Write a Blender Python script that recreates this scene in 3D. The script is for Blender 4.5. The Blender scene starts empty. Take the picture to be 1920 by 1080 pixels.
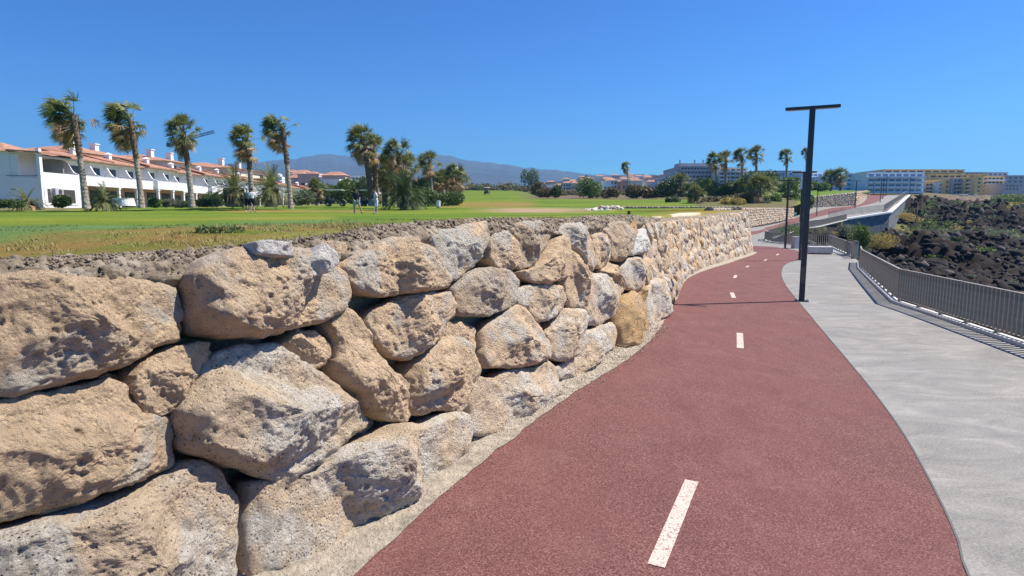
import bpy, bmesh, math, random
import numpy as np
from mathutils import Vector, Matrix
R = math.radians
sc = bpy.context.scene
col = sc.collection
random.seed(7)
rng = np.random.default_rng(7)

# ------------------------------------------------------------------ camera, sky, sun, exposure
F, E = 1150.0, 2.1                      # focal length in 1920-px units, eye height in metres
PITCH = math.atan(140 / F)
cd = bpy.data.cameras.new('camera'); cam = bpy.data.objects.new('camera', cd); col.objects.link(cam)
cam.location = (0, 0, E); cam.rotation_euler = (math.pi / 2 - PITCH, 0, 0)
cd.sensor_width = 36; cd.lens = F / 1920 * 36; cd.clip_start = 0.05; cd.clip_end = 40000
sc.camera = cam
SUN_EL, SUN_AZ = R(55), R(78)           # azimuth clockwise from +Y (view direction)
w = bpy.data.worlds.new('World'); sc.world = w; w.use_nodes = True
wn = w.node_tree; bg = wn.nodes['Background']
sky = wn.nodes.new('ShaderNodeTexSky'); sky.sky_type = 'NISHITA'; sky.sun_disc = False
sky.sun_elevation = SUN_EL; sky.sun_rotation = SUN_AZ; sky.altitude = 0
sky.air_density = 1.0; sky.dust_density = 0.1; sky.ozone_density = 1.8
hs = wn.nodes.new('ShaderNodeHueSaturation'); hs.inputs['Saturation'].default_value = 1.25
sm = wn.nodes.new('ShaderNodeMix'); sm.data_type = 'RGBA'; sm.blend_type = 'MULTIPLY'; sm.inputs[0].default_value = 1; sm.inputs[7].default_value = (.37 * .15, .83 * .15, 1.20 * .15, 1)
gm = wn.nodes.new('ShaderNodeGamma'); gm.inputs[1].default_value = 1.35; vm = wn.nodes.new('ShaderNodeVectorMath'); vm.operation = 'SCALE'; vm.inputs['Scale'].default_value = 6.3
wn.links.new(sky.outputs[0], hs.inputs['Color']); wn.links.new(hs.outputs[0], sm.inputs[6]); wn.links.new(sm.outputs[2], gm.inputs[0]); wn.links.new(gm.outputs[0], vm.inputs[0]); wn.links.new(vm.outputs[0], bg.inputs[0])
bg.inputs[1].default_value = 0.078
sl = bpy.data.lights.new('sun', 'SUN'); sl.energy = 5.0; sl.angle = R(0.5); sl.color = (1, 0.94, 0.84)
so = bpy.data.objects.new('sun', sl); col.objects.link(so)
sdir = Vector((math.sin(SUN_AZ) * math.cos(SUN_EL), math.cos(SUN_AZ) * math.cos(SUN_EL), math.sin(SUN_EL)))
so.rotation_euler = sdir.to_track_quat('Z', 'Y').to_euler()
sc.view_settings.view_transform = 'Standard'; sc.view_settings.look = 'None'
sc.view_settings.exposure = 0.74; sc.view_settings.gamma = 1
sc.cycles.max_bounces = 6; sc.cycles.use_denoising = True; sc.cycles.denoising_prefilter = 'NONE'; sc.cycles.use_adaptive_sampling = False; sc.cycles.sample_clamp_indirect = 4

# ------------------------------------------------------------------ photograph rays -> world points
_c, _s = math.cos(PITCH), math.sin(PITCH)
def ray(u, v):
    a = (u - 960) / F; b = (540 - v) / F
    return np.array([a, _c + b * _s, b * _c - _s])
def at(u, v, Y):                        # the point seen at (u, v) that is Y metres ahead
    d = ray(u, v); return d * (Y / d[1]) + np.array([0, 0, E])
def hermite(xs, ys, x):
    xs = np.asarray(xs, float); ys = np.asarray(ys, float); x = np.asarray(x, float)
    d = np.diff(ys) / np.diff(xs); m = np.empty_like(ys); m[0] = d[0]; m[-1] = d[-1]
    for i in range(1, len(xs) - 1):
        m[i] = 0 if d[i - 1] * d[i] <= 0 else 2 * d[i - 1] * d[i] / (d[i - 1] + d[i])
    k = np.clip(np.searchsorted(xs, x) - 1, 0, len(xs) - 2)
    h = xs[k + 1] - xs[k]; t = (x - xs[k]) / h
    y = (2*t**3 - 3*t**2 + 1) * ys[k] + (t**3 - 2*t**2 + t) * h * m[k] + (-2*t**3 + 3*t**2) * ys[k + 1] + (t**3 - t**2) * h * m[k + 1]
    y = np.where(x < xs[0], ys[0] + m[0] * (x - xs[0]), y); y = np.where(x > xs[-1], ys[-1] + m[-1] * (x - xs[-1]), y)
    return y
ZP = ([-20, 12, 18, 25, 32, 42, 50, 55, 60, 72, 79, 84, 88, 93, 106, 118, 139, 155, 175, 220], [0, 0, -.08, -.2, -.36, -.28, -.12, .08, .4, .6, .93, 1.3, 1.55, 1.85, 3.0, 4.1, 5.3, 6.4, 7.2, 8])
def zp(y): return hermite(*ZP, y)       # height of the promenade
def G(u, v, off=0.0):                   # the point of the promenade seen at (u, v)
    d = ray(u, v); lo, hi = 0.5, 400.0
    ts = np.geomspace(1, 300, 1500); P = ts[:, None] * d + np.array([0, 0, E])
    k = np.argmax(P[:, 2] < zp(P[:, 1]) + off)
    lo, hi = ts[max(k - 1, 0)], ts[k]
    for _ in range(30):
        m = (lo + hi) / 2; p = d * m + np.array([0, 0, E])
        if p[2] < zp(p[1]) + off: hi = m
        else: lo = m
    return d * hi + np.array([0, 0, E])

# ------------------------------------------------------------------ noise
_pr = np.random.default_rng(3)
_perm = np.tile(_pr.permutation(512), 3)
_g3 = _pr.normal(size=(512, 3)); _g3 /= np.linalg.norm(_g3, axis=1)[:, None]
def pn(P):
    P = np.asarray(P, float); i = np.floor(P).astype(int); f = P - i; i &= 511
    w3 = f * f * f * (f * (f * 6 - 15) + 10); out = 0
    for a in (0, 1):
        for b in (0, 1):
            for c in (0, 1):
                h = _perm[_perm[_perm[(i[:, 0] + a) & 511] + ((i[:, 1] + b) & 511)] + ((i[:, 2] + c) & 511)] & 511
                g = _g3[h]; d = g[:, 0] * (f[:, 0] - a) + g[:, 1] * (f[:, 1] - b) + g[:, 2] * (f[:, 2] - c)
                out = out + d * (w3[:, 0] if a else 1 - w3[:, 0]) * (w3[:, 1] if b else 1 - w3[:, 1]) * (w3[:, 2] if c else 1 - w3[:, 2])
    return out * 1.4
def fbm(P, o=4, ridge=False, gain=.5):
    P = np.asarray(P, float); s = 0; a = 1; t = 0
    for k in range(o):
        n = pn(P * 2.03 ** k + 17.3 * k)
        if ridge: n = 1 - 2 * np.abs(n)
        s = s + a * n; t += a; a *= gain
    return s / t
def worley(P):
    P = np.asarray(P, float); i = np.floor(P).astype(int); best = np.full(len(P), 9.0)
    for a in (-1, 0, 1):
        for b in (-1, 0, 1):
            for c in (-1, 0, 1):
                j = i + np.array([a, b, c]); jj = j & 511
                h = _perm[_perm[_perm[jj[:, 0]] + jj[:, 1]] + jj[:, 2]] & 511
                q = j + _g3[h] * .45 + .5
                best = np.minimum(best, ((P - q) ** 2).sum(1))
    return np.sqrt(best)

# ------------------------------------------------------------------ materials
def newmat(name, rough=.9, spec=.25):
    m = bpy.data.materials.new(name); m.use_nodes = True; nt = m.node_tree; b = nt.nodes['Principled BSDF']
    b.inputs['Roughness'].default_value = rough; b.inputs['Specular IOR Level'].default_value = spec
    return m, nt, b
def lk(nt, a, b): nt.links.new(a, b)
def coords(nt, kind='Object', scale=(1, 1, 1), rnd=False):
    tc = nt.nodes.new('ShaderNodeTexCoord'); mp = nt.nodes.new('ShaderNodeMapping'); lk(nt, tc.outputs[kind], mp.inputs[0])
    mp.inputs['Scale'].default_value = scale
    if rnd:
        oi = nt.nodes.new('ShaderNodeObjectInfo'); mm = nt.nodes.new('ShaderNodeMath'); mm.operation = 'MULTIPLY'; mm.inputs[1].default_value = 37
        lk(nt, oi.outputs['Random'], mm.inputs[0]); lk(nt, mm.outputs[0], mp.inputs['Location'])
    return mp.outputs[0]
def noise(nt, vec, scale, detail=6, rough=.6, dist=0):
    n = nt.nodes.new('ShaderNodeTexNoise'); lk(nt, vec, n.inputs['Vector'])
    n.inputs['Scale'].default_value = scale; n.inputs['Detail'].default_value = detail; n.inputs['Roughness'].default_value = rough; n.inputs['Distortion'].default_value = dist
    return n.outputs[0]
def vor(nt, vec, scale, feat='F1', rnd=1):
    n = nt.nodes.new('ShaderNodeTexVoronoi'); n.feature = feat; lk(nt, vec, n.inputs['Vector']); n.inputs['Scale'].default_value = scale; n.inputs['Randomness'].default_value = rnd
    return n.outputs['Distance']
def ramp(nt, fac, stops):
    r = nt.nodes.new('ShaderNodeValToRGB'); lk(nt, fac, r.inputs[0]); e = r.color_ramp.elements
    while len(e) < len(stops): e.new(.5)
    for k, (p, c) in enumerate(stops):
        e[k].position = p; e[k].color = (*c, 1) if hasattr(c, '__len__') else (c, c, c, 1)
    return r.outputs[0]
def mix(nt, fac, a, b, blend='MIX'):
    n = nt.nodes.new('ShaderNodeMix'); n.data_type = 'RGBA'; n.blend_type = blend; n.clamp_factor = True
    for v, s in ((fac, n.inputs[0]), (a, n.inputs[6]), (b, n.inputs[7])):
        if hasattr(v, 'is_linked'): lk(nt, v, s)
        elif isinstance(v, (int, float)): s.default_value = v
        else: s.default_value = (*v, 1)
    return n.outputs[2]
def mth(nt, op, a, b=0.0, c=0.0):
    n = nt.nodes.new('ShaderNodeMath'); n.operation = op
    for v, s in ((a, n.inputs[0]), (b, n.inputs[1]), (c, n.inputs[2])):
        if hasattr(v, 'is_linked'): lk(nt, v, s)
        else: s.default_value = v
    return n.outputs[0]
def bump(nt, b, h, strength=.5, dist=.01, prev=None):
    n = nt.nodes.new('ShaderNodeBump'); lk(nt, h, n.inputs['Height']); n.inputs['Strength'].default_value = strength; n.inputs['Distance'].default_value = dist
    if prev: lk(nt, prev, n.inputs['Normal'])
    lk(nt, n.outputs[0], b.inputs['Normal']); return n.outputs[0]
def simple(name, c, rough=.8, var=.12, scale=3, bs=0, bd=.01, metal=0, spec=.25, rnd=False):
    m, nt, b = newmat(name, rough, spec); b.inputs['Metallic'].default_value = metal
    v = coords(nt, rnd=rnd); n = noise(nt, v, scale)
    lo = tuple(x * (1 - var) for x in c); hi = tuple(min(1, x * (1 + var)) for x in c)
    lk(nt, ramp(nt, n, [(.3, lo), (.7, hi)]), b.inputs['Base Color'])
    if bs: bump(nt, b, noise(nt, v, scale * 4, 8), bs, bd)
    return m
def rock_mat(name, tan, grey, bias, specks=.5, pale=(.60, .57, .50)):
    m, nt, b = newmat(name, .95, .12)
    v = coords(nt, rnd=True)
    big = noise(nt, v, 1.9, 3, .6, .5)
    f = ramp(nt, big, [(bias - .07, 0.0), (bias + .07, 1.0)])
    med = noise(nt, v, 8, 8, .65)
    tanc = mix(nt, ramp(nt, med, [(.32, 0.0), (.68, 1.0)]), tuple(x * .78 for x in tan), tuple(min(1, x * 1.22) for x in tan))
    gc = mix(nt, ramp(nt, noise(nt, v, 16, 8, .7), [(.35, 0.0), (.6, 1.0)]), grey, pale)
    c = mix(nt, f, tanc, gc)
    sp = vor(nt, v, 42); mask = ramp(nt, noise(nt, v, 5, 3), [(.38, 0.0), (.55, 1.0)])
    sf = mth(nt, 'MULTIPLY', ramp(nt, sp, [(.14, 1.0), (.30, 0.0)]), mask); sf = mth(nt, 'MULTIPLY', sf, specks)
    c = mix(nt, sf, c, (.10, .075, .06))  # mineral spots and the shade inside pits, both put into the colour
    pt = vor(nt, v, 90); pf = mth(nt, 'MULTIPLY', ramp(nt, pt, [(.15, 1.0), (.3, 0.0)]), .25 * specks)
    c = mix(nt, pf, c, (.14, .11, .09))  # finer layer of the same spots and painted pit shade
    st = ramp(nt, noise(nt, v, 3.3, 5, .7, 1.2), [(.58, 0.0), (.75, .4)])
    c = mix(nt, st, c, (.38, .275, .19))
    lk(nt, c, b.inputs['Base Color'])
    h1 = noise(nt, v, 19, 13, .76); h2 = ramp(nt, vor(nt, v, 30), [(.0, 0.0), (.35, 1.0)]); h3 = noise(nt, v, 70, 6, .7)
    h = mth(nt, 'ADD', mth(nt, 'MULTIPLY', h1, 1.6), mth(nt, 'MULTIPLY', h2, .5)); h = mth(nt, 'ADD', h, mth(nt, 'MULTIPLY', h3, .5))
    bump(nt, b, h, 1.0, .034)
    return m
TAN, GREY = (.68, .50, .325), (.55, .47, .36)
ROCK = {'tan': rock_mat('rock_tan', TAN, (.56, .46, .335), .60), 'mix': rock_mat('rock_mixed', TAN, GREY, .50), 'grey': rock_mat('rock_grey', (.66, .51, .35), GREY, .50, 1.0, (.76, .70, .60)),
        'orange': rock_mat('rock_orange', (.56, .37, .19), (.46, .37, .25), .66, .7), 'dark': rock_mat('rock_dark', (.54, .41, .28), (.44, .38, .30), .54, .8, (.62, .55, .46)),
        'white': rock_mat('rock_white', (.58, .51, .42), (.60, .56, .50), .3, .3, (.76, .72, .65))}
def mortar():
    m, nt, b = newmat('mortar', .95, .1); v = coords(nt)
    n = noise(nt, v, 6, 8, .7); c = ramp(nt, n, [(.34, (.12, .09, .06)), (.5, (.31, .25, .18)), (.7, (.52, .44, .34))])
    s = ramp(nt, vor(nt, v, 28), [(.0, 1.0), (.5, 0.0)]); c = mix(nt, mth(nt, 'MULTIPLY', s, .3), c, (.40, .36, .31))
    lk(nt, c, b.inputs['Base Color'])
    h = mth(nt, 'ADD', noise(nt, v, 22, 12, .75), mth(nt, 'MULTIPLY', vor(nt, v, 24), -.8)); bump(nt, b, h, 1.0, .03); return m
M_mortar = mortar()
def asphalt():
    m, nt, b = newmat('red_asphalt', .85, .3); v = coords(nt)
    g = noise(nt, v, 72, 5, .9); l = noise(nt, v, .7, 5, .6); l2 = noise(nt, coords(nt, scale=(1, .35, 1)), 3, 4)
    c = ramp(nt, g, [(.38, (.035, .014, .013)), (.51, (.155, .058, .052)), (.64, (.40, .22, .18))])
    c = mix(nt, ramp(nt, l, [(.35, 0.0), (.7, .5)]), c, (.20, .072, .062)); c = mix(nt, ramp(nt, l2, [(.45, 0.0), (.8, .4)]), c, (.085, .032, .030))
    w2 = ramp(nt, vor(nt, v, 55), [(.05, 1.0), (.10, 0.0)]); c = mix(nt, mth(nt, 'MULTIPLY', w2, .4), c, (.5, .36, .32))
    dust = ramp(nt, noise(nt, v, 1.6, 6, .7, .6), [(.52, 0.0), (.76, .35)]); c = mix(nt, dust, c, (.27, .15, .12))
    lk(nt, c, b.inputs['Base Color']); h = mth(nt, 'ADD', g, mth(nt, 'MULTIPLY', vor(nt, v, 120), .8)); bump(nt, b, h, .55, .006); return m
M_red = asphalt()
def concrete():
    m, nt, b = newmat('brushed_concrete', .8, .3); v = coords(nt, scale=(.7, 1.35, 1))
    sw = noise(nt, v, 1.7, 12, .72, .9); fine = noise(nt, coords(nt), 48, 6, .9); blot = noise(nt, coords(nt), .35, 4)
    c = ramp(nt, sw, [(.34, (.115, .110, .097)), (.47, (.192, .181, .157)), (.57, (.27, .252, .217)), (.68, (.40, .37, .315))])
    c = mix(nt, .4, c, ramp(nt, fine, [(.38, (.07, .068, .063)), (.62, (.50, .48, .44))])); c = mix(nt, ramp(nt, blot, [(.4, 0.0), (.75, .35)]), c, (.27, .275, .28))
    lk(nt, c, b.inputs['Base Color']); bump(nt, b, mth(nt, 'ADD', fine, sw), .25, .004); return m
M_conc = concrete()
M_paint = None
def paint():
    m, nt, b = newmat('road_paint', .7, .3); v = coords(nt); g = noise(nt, v, 70, 4, .75)
    lk(nt, ramp(nt, g, [(.40, (.22, .10, .09)), (.46, (.55, .45, .38)), (.6, (.68, .58, .49))]), b.inputs['Base Color']); bump(nt, b, g, .4, .004); return m
M_paint = paint()
M_foot = simple('footing_dust', (.40, .34, .265), .95, .35, 9, 1.0, .035)
M_post = simple('dark_blue_steel', (.022, .026, .04), .35, .2, 5, spec=.5)
M_rail = simple('bronze_steel', (.32, .285, .235), .5, .3, 9, metal=.2, spec=.5)
M_curb = simple('pale_kerb', (.6, .58, .53), .8, .1, 6, .2, .004)
M_edge = simple('dark_edge', (.12, .115, .11), .7)
M_white = simple('white_render', (.78, .78, .77), .85, .05, .6)
M_peach = simple('peach_render', (.62, .42, .32), .85, .08, 1)
M_cream = simple('cream_render', (.70, .62, .50), .85, .07, .6)
M_ochre = simple('ochre_render', (.78, .56, .24), .85, .1, .3)
M_lgrey = simple('lilac_grey_render', (.42, .41, .44), .85, .08, .3)
M_blue = simple('pale_blue_render', (.66, .73, .82), .85, .07, .2)
M_glass = simple('dark_glass', (.04, .05, .065), .15, .2, 1, spec=.8)
M_dark = simple('shaded_opening', (.07, .065, .06), .8, .2)
M_greyp = simple('grey_panel', (.25, .24, .23), .8)
def tiles():
    m, nt, b = newmat('clay_tiles', .85, .2); v = coords(nt)
    wv = nt.nodes.new('ShaderNodeTexWave'); wv.bands_direction = 'Y'; lk(nt, v, wv.inputs['Vector']); wv.inputs['Scale'].default_value = 1.6; wv.inputs['Distortion'].default_value = .3
    n = noise(nt, v, 1.8, 8, .7); c = ramp(nt, n, [(.3, (.28, .14, .09)), (.5, (.43, .225, .15)), (.7, (.56, .37, .27))])
    lk(nt, c, b.inputs['Base Color']); bump(nt, b, wv.outputs[0], .8, .06); return m
M_tile = tiles()
M_trunkA = simple('palm_trunk_grey', (.34, .28, .23), .95, .3, 5, .8, .04)
M_trunkB = simple('palm_trunk_boots', (.17, .12, .085), .95, .4, 8, .8, .05)
def leafmat(name, a, b2, rough=.55, tr=.25):
    m, nt, b = newmat(name, rough, .35); v = coords(nt, rnd=True)
    lk(nt, ramp(nt, noise(nt, v, 2.2, 4, .7), [(.3, a), (.7, b2)]), b.inputs['Base Color'])
    b.inputs['Transmission Weight'].default_value = 0
    ts = nt.nodes.new('ShaderNodeBsdfTranslucent'); ms = nt.nodes.new('ShaderNodeMixShader'); ms.inputs[0].default_value = tr
    ts.inputs[0].default_value = (*[x * 1.2 for x in b2], 1); o = nt.nodes['Material Output']
    lk(nt, b.outputs[0], ms.inputs[1]); lk(nt, ts.outputs[0], ms.inputs[2]); lk(nt, ms.outputs[0], o.inputs[0]); return m
M_palm = leafmat('palm_leaf', (.055, .09, .025), (.25, .27, .09))
M_palmd = leafmat('palm_leaf_dark', (.025, .055, .02), (.07, .11, .035))
M_dry = leafmat('palm_leaf_dry', (.22, .14, .065), (.56, .42, .24))
M_bush = leafmat('shrub_leaf', (.035, .07, .02), (.12, .17, .05))
M_bushl = leafmat('shrub_leaf_light', (.075, .13, .03), (.17, .24, .06))
M_bushb = leafmat('shrub_leaf_brown', (.09, .075, .035), (.20, .17, .08))
M_bushy = leafmat('shrub_leaf_yellow', (.30, .22, .05), (.50, .40, .12))
M_bushg = leafmat('shrub_leaf_grey', (.10, .12, .07), (.20, .22, .14))

# ------------------------------------------------------------------ mesh helpers
def link(name, me, mats, parent=None, loc=None):
    o = bpy.data.objects.new(name, me); col.objects.link(o)
    for m in (mats if isinstance(mats, (list, tuple)) else [mats]):
        if m and len(me.materials) < len(mats if isinstance(mats, (list, tuple)) else [mats]): me.materials.append(m)
    if parent: o.parent = parent
    if loc is not None: o.location = loc
    return o
def npmesh(name, V, Fc, mats, parent=None, loc=None, smooth=True, midx=None, colors=None):
    V = np.asarray(V, np.float32); Fc = np.asarray(Fc, np.int32); k = Fc.shape[1]
    me = bpy.data.meshes.new(name); me.vertices.add(len(V)); me.vertices.foreach_set('co', V.ravel())
    me.loops.add(Fc.size); me.loops.foreach_set('vertex_index', Fc.ravel()); me.polygons.add(len(Fc))
    me.polygons.foreach_set('loop_start', np.arange(0, Fc.size, k, dtype=np.int32))
    if smooth: me.polygons.foreach_set('use_smooth', np.ones(len(Fc), bool))
    if midx is not None: me.polygons.foreach_set('material_index', np.asarray(midx, np.int32))
    me.update(calc_edges=True)
    if colors is not None:
        ca = me.color_attributes.new('turf', 'FLOAT_COLOR', 'POINT'); c4 = np.ones((len(V), 4), np.float32); c4[:, :3] = colors; ca.data.foreach_set('color', c4.ravel())
    return link(name, me, mats, parent, loc)
def gridf(nr, nc, close=False):
    a = np.arange(nr * nc).reshape(nr, nc)
    if close: a = np.hstack([a, a[:, :1]])
    return np.stack([a[:-1, :-1], a[:-1, 1:], a[1:, 1:], a[1:, :-1]], -1).reshape(-1, 4)
class MB:
    def __init__(s): s.v = []; s.f = []; s.m = []
    def add(s, vs, fs, mi=0):
        n = len(s.v); s.v += [tuple(map(float, p)) for p in vs]; s.f += [tuple(n + i for i in f) for f in fs]; s.m += [mi] * len(fs); return s
    def box(s, x0, x1, y0, y1, z0, z1, mi=0):
        return s.add([(x, y, z) for z in (z0, z1) for x, y in ((x0, y0), (x1, y0), (x1, y1), (x0, y1))], [(3, 2, 1, 0), (4, 5, 6, 7), (0, 1, 5, 4), (1, 2, 6, 5), (2, 3, 7, 6), (3, 0, 4, 7)], mi)
    def bar(s, a, b, wd, th=None, mi=0, up=(0, 0, 1)):
        a, b = Vector(a), Vector(b); d = (b - a).normalized(); th = th or wd; up = Vector(up)
        if abs(d.dot(up)) > .98: up = Vector((1, 0, 0))
        sx = d.cross(up).normalized(); sy = sx.cross(d)
        vs = [p + sx * i * wd / 2 + sy * j * th / 2 for p in (a, b) for i, j in ((-1, -1), (1, -1), (1, 1), (-1, 1))]
        return s.add(vs, [(0, 1, 2, 3), (7, 6, 5, 4), (4, 5, 1, 0), (5, 6, 2, 1), (6, 7, 3, 2), (7, 4, 0, 3)], mi)
    def cyl(s, a, b, r0, r1=None, n=10, mi=0):
        a, b = Vector(a), Vector(b); r1 = r0 if r1 is None else r1; d = (b - a).normalized()
        sx = d.orthogonal().normalized(); sy = d.cross(sx)
        vs = [p + (sx * math.cos(t) + sy * math.sin(t)) * r for p, r in ((a, r0), (b, r1)) for t in [2 * math.pi * k / n for k in range(n)]]
        return s.add(vs, [(k, (k + 1) % n, n + (k + 1) % n, n + k) for k in range(n)] + [tuple(range(n - 1, -1, -1)), tuple(range(n, 2 * n))], mi)
    def prism(s, pts, axis, a0, a1, mi=0):          # pts 2-D, extruded along axis 'x','y' or 'z'
        n = len(pts); mk = {'x': lambda p, a: (a, p[0], p[1]), 'y': lambda p, a: (p[0], a, p[1]), 'z': lambda p, a: (p[0], p[1], a)}[axis]
        vs = [mk(p, a0) for p in pts] + [mk(p, a1) for p in pts]
        return s.add(vs, [tuple(range(n - 1, -1, -1)), tuple(range(n, 2 * n))] + [(k, (k + 1) % n, n + (k + 1) % n, n + k) for k in range(n)], mi)
    def mesh(s, name, smooth=False):
        me = bpy.data.meshes.new(name); me.from_pydata(s.v, [], s.f); me.polygons.foreach_set('material_index', s.m)
        if smooth: me.polygons.foreach_set('use_smooth', [True] * len(s.f))
        bm = bmesh.new(); bm.from_mesh(me); bmesh.ops.recalc_face_normals(bm, faces=bm.faces); bm.to_mesh(me); bm.free(); me.update(); return me
    def build(s, name, mats, parent=None, loc=None, smooth=False, bevel=0):
        o = link(name, s.mesh(name, smooth), mats, parent, loc)
        if bevel:
            b = o.modifiers.new('bevel', 'BEVEL'); b.width = bevel; b.segments = 2; b.limit_method = 'ANGLE'
        return o
def tag(o, label, cat, group=None):
    o['label'] = label; o['category'] = cat
    if group: o['group'] = group
    return o
def empty(name, loc, label, cat, group=None, rz=0):
    o = bpy.data.objects.new(name, None); col.objects.link(o); o.location = loc; o.rotation_euler.z = rz; o.empty_display_size = .2
    return tag(o, label, cat, group)
def struct(o): o['kind'] = 'structure'; return o
def stuff(o): o['kind'] = 'stuff'; return o
def copy_tree(o, parent=None):
    c = o.copy(); col.objects.link(c)
    if parent is not None: c.parent = parent
    for ch in list(o.children): copy_tree(ch, c)
    return c

# ------------------------------------------------------------------ wall base line and wall surface
BX = ([-8, 0, 3.35, 5.25, 6.85, 9.4, 13.5, 21.1, 25.5, 31.6, 38.5], [-7.2, -3.15, -1.45, -.42, .42, 1.70, 3.45, 5.95, 7.85, 10.95, 15.1])
def bx(y): return hermite(*BX, y)
BAT = .19
def dbx(y): return (bx(y + .05) - bx(y - .05)) / .1
def on_wall(u, v, off=0.0):             # where the ray (u, v) meets the battered wall face (off metres behind it)
    d = ray(u, v); ts = np.linspace(.3, 70, 3000)
    g = lambda t: d[0] * t - bx(d[1] * t) + BAT * (E + d[2] * t) + off * np.sqrt(1 + dbx(d[1] * t) ** 2)
    gv = g(ts); k = int(np.argmax(gv < 0)); lo, hi = ts[max(k - 1, 0)], ts[k]
    for _ in range(30):
        m = (lo + hi) / 2
        if g(np.array(m)) < 0: hi = m
        else: lo = m
    return d * hi + np.array([0, 0, E])
def wall_pt(y, z, c=0.0):               # c metres in front of the face
    y = np.asarray(y, float); dd = dbx(y); n = np.sqrt(1 + dd ** 2)
    return np.stack([bx(y) - BAT * z + c / n, y - c * dd / n, z + 0 * y], -1)
SIL = [(0, 478), (200, 471), (350, 463), (500, 448), (600, 438), (700, 420), (800, 413), (900, 408), (1000, 410), (1060, 411), (1100, 405), (1170, 403), (1210, 409), (1250, 407), (1300, 404), (1350, 398), (1400, 393)]
_tp = [on_wall(u, v, .22) for u, v in SIL]
TOPY = [-8] + [p[1] for p in _tp]; TOPZ = [_tp[0][2]] + [p[2] for p in _tp]
_o = np.argsort(TOPY); TOPY = np.array(TOPY)[_o]; TOPZ = np.array(TOPZ)[_o]
def ztop(y): return np.interp(y, TOPY, TOPZ)
print('TOP', [(round(float(a), 1), round(float(b), 2)) for a, b in zip(TOPY, TOPZ)])

# ------------------------------------------------------------------ boulders
def boulder(name, poly, mat, parent, depth=None, seed=0, N=72, M=22, rough=1.0, pits=1.0, back=.35, tilt=.35, frame=None, d2a=1.0):
    """poly: 3-D points of the outline; a pillow-shaped stone with broken facets and pitted skin."""
    P = np.array(poly, float); C = P.mean(0)
    if frame is None:
        sl_ = float(dbx(C[1])); t = np.array([sl_, 1, 0]); t /= np.linalg.norm(t); up = np.array([-BAT, 0, 1.0]); up -= up.dot(t) * t; up /= np.linalg.norm(up); n = np.cross(t, up)
    else: t, up, n = frame
    A = np.stack([(P - C) @ t, (P - C) @ up], 1)
    rs = np.random.default_rng(seed)
    # resample the outline, rounding the corners
    Q = np.vstack([A, A[:1]]); seg = np.linalg.norm(np.diff(Q, axis=0), axis=1); cs = np.r_[0, np.cumsum(seg)]
    s = np.linspace(0, cs[-1], N, endpoint=False); O = np.stack([np.interp(s, cs, Q[:, 0]), np.interp(s, cs, Q[:, 1])], 1)
    k = max(1, N // 60)
    for _ in range(k): O = (np.roll(O, 1, 0) + 2 * O + np.roll(O, -1, 0)) / 4
    size = math.sqrt(abs(np.sum(A[:, 0] * np.roll(A[:, 1], -1) - np.roll(A[:, 0], -1) * A[:, 1])) / 2)
    D = depth if depth is not None else .34 * size
    cen = O.mean(0); nn = fbm(np.c_[O / size * 3 + seed, np.full(N, seed * 1.7)], 3)
    O = cen + (O - cen) * (1 + .05 * nn[:, None] * rough)
    r = np.linspace(0, 1, M) ** .8
    rr = np.repeat(r, N); ang = np.tile(np.arange(N), M)
    ab = cen + (O[ang] - cen) * rr[:, None]
    fc = np.full(len(ab), 1.0)
    for _ in range(9):                  # broken planes
        g = rs.normal(0, tilt * 3.4, 2) / size; o = rs.uniform(.78, 1.15)
        fc = np.minimum(fc, o + (ab - cen) @ g * 1.0)
    fc = np.maximum(fc, .2)
    c = D * fc * np.minimum(1, (1 - rr) / .15) ** .5
    X = C + ab[:, :1] * t + ab[:, 1:] * up + c[:, None] * n
    bk = []
    for q, (sh, cc) in enumerate(((1.0, -.25), (.96, -.6), (.8, -1.0))):
        b2 = cen + (O - cen) * sh; bk.append(C + b2[:, :1] * t + b2[:, 1:] * up - cc * -back * n)
    V = np.vstack([X] + bk); nr = M + 3
    W = V / 1.0; off = np.array([seed * 3.1, seed * 1.3, -seed * 2.2])
    a1 = .055 * size * rough
    d1 = np.stack([fbm(W * (1.6 / size) + off + k2 * 31, 3) for k2 in range(3)], 1) * a1
    rad = (V - C); rad /= np.linalg.norm(rad, axis=1)[:, None] + 1e-6; dirn = n * .75 + rad * .5
    d2 = fbm(W * 9 + off, 6, gain=.65) * .040 * min(1, size * 3) * rough
    d3 = fbm(W * (4 / size) + off, 2, ridge=True) * .03 * size * rough
    pit = worley(W * 20 + off); d4 = -np.clip(.45 - pit, 0, 1) * .06 * pits * np.clip(fbm(W * 4 + off, 2) * 2 + .5, 0, 1)
    edge = np.ones(len(V)); edge[:len(X)] = 1
    V = V + d1 + dirn * (d2 + d3 + d4)[:, None]
    Fc = gridf(nr, N, True)[:, ::-1]
    return npmesh(name, V - C, Fc, mat, parent, C)

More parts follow.
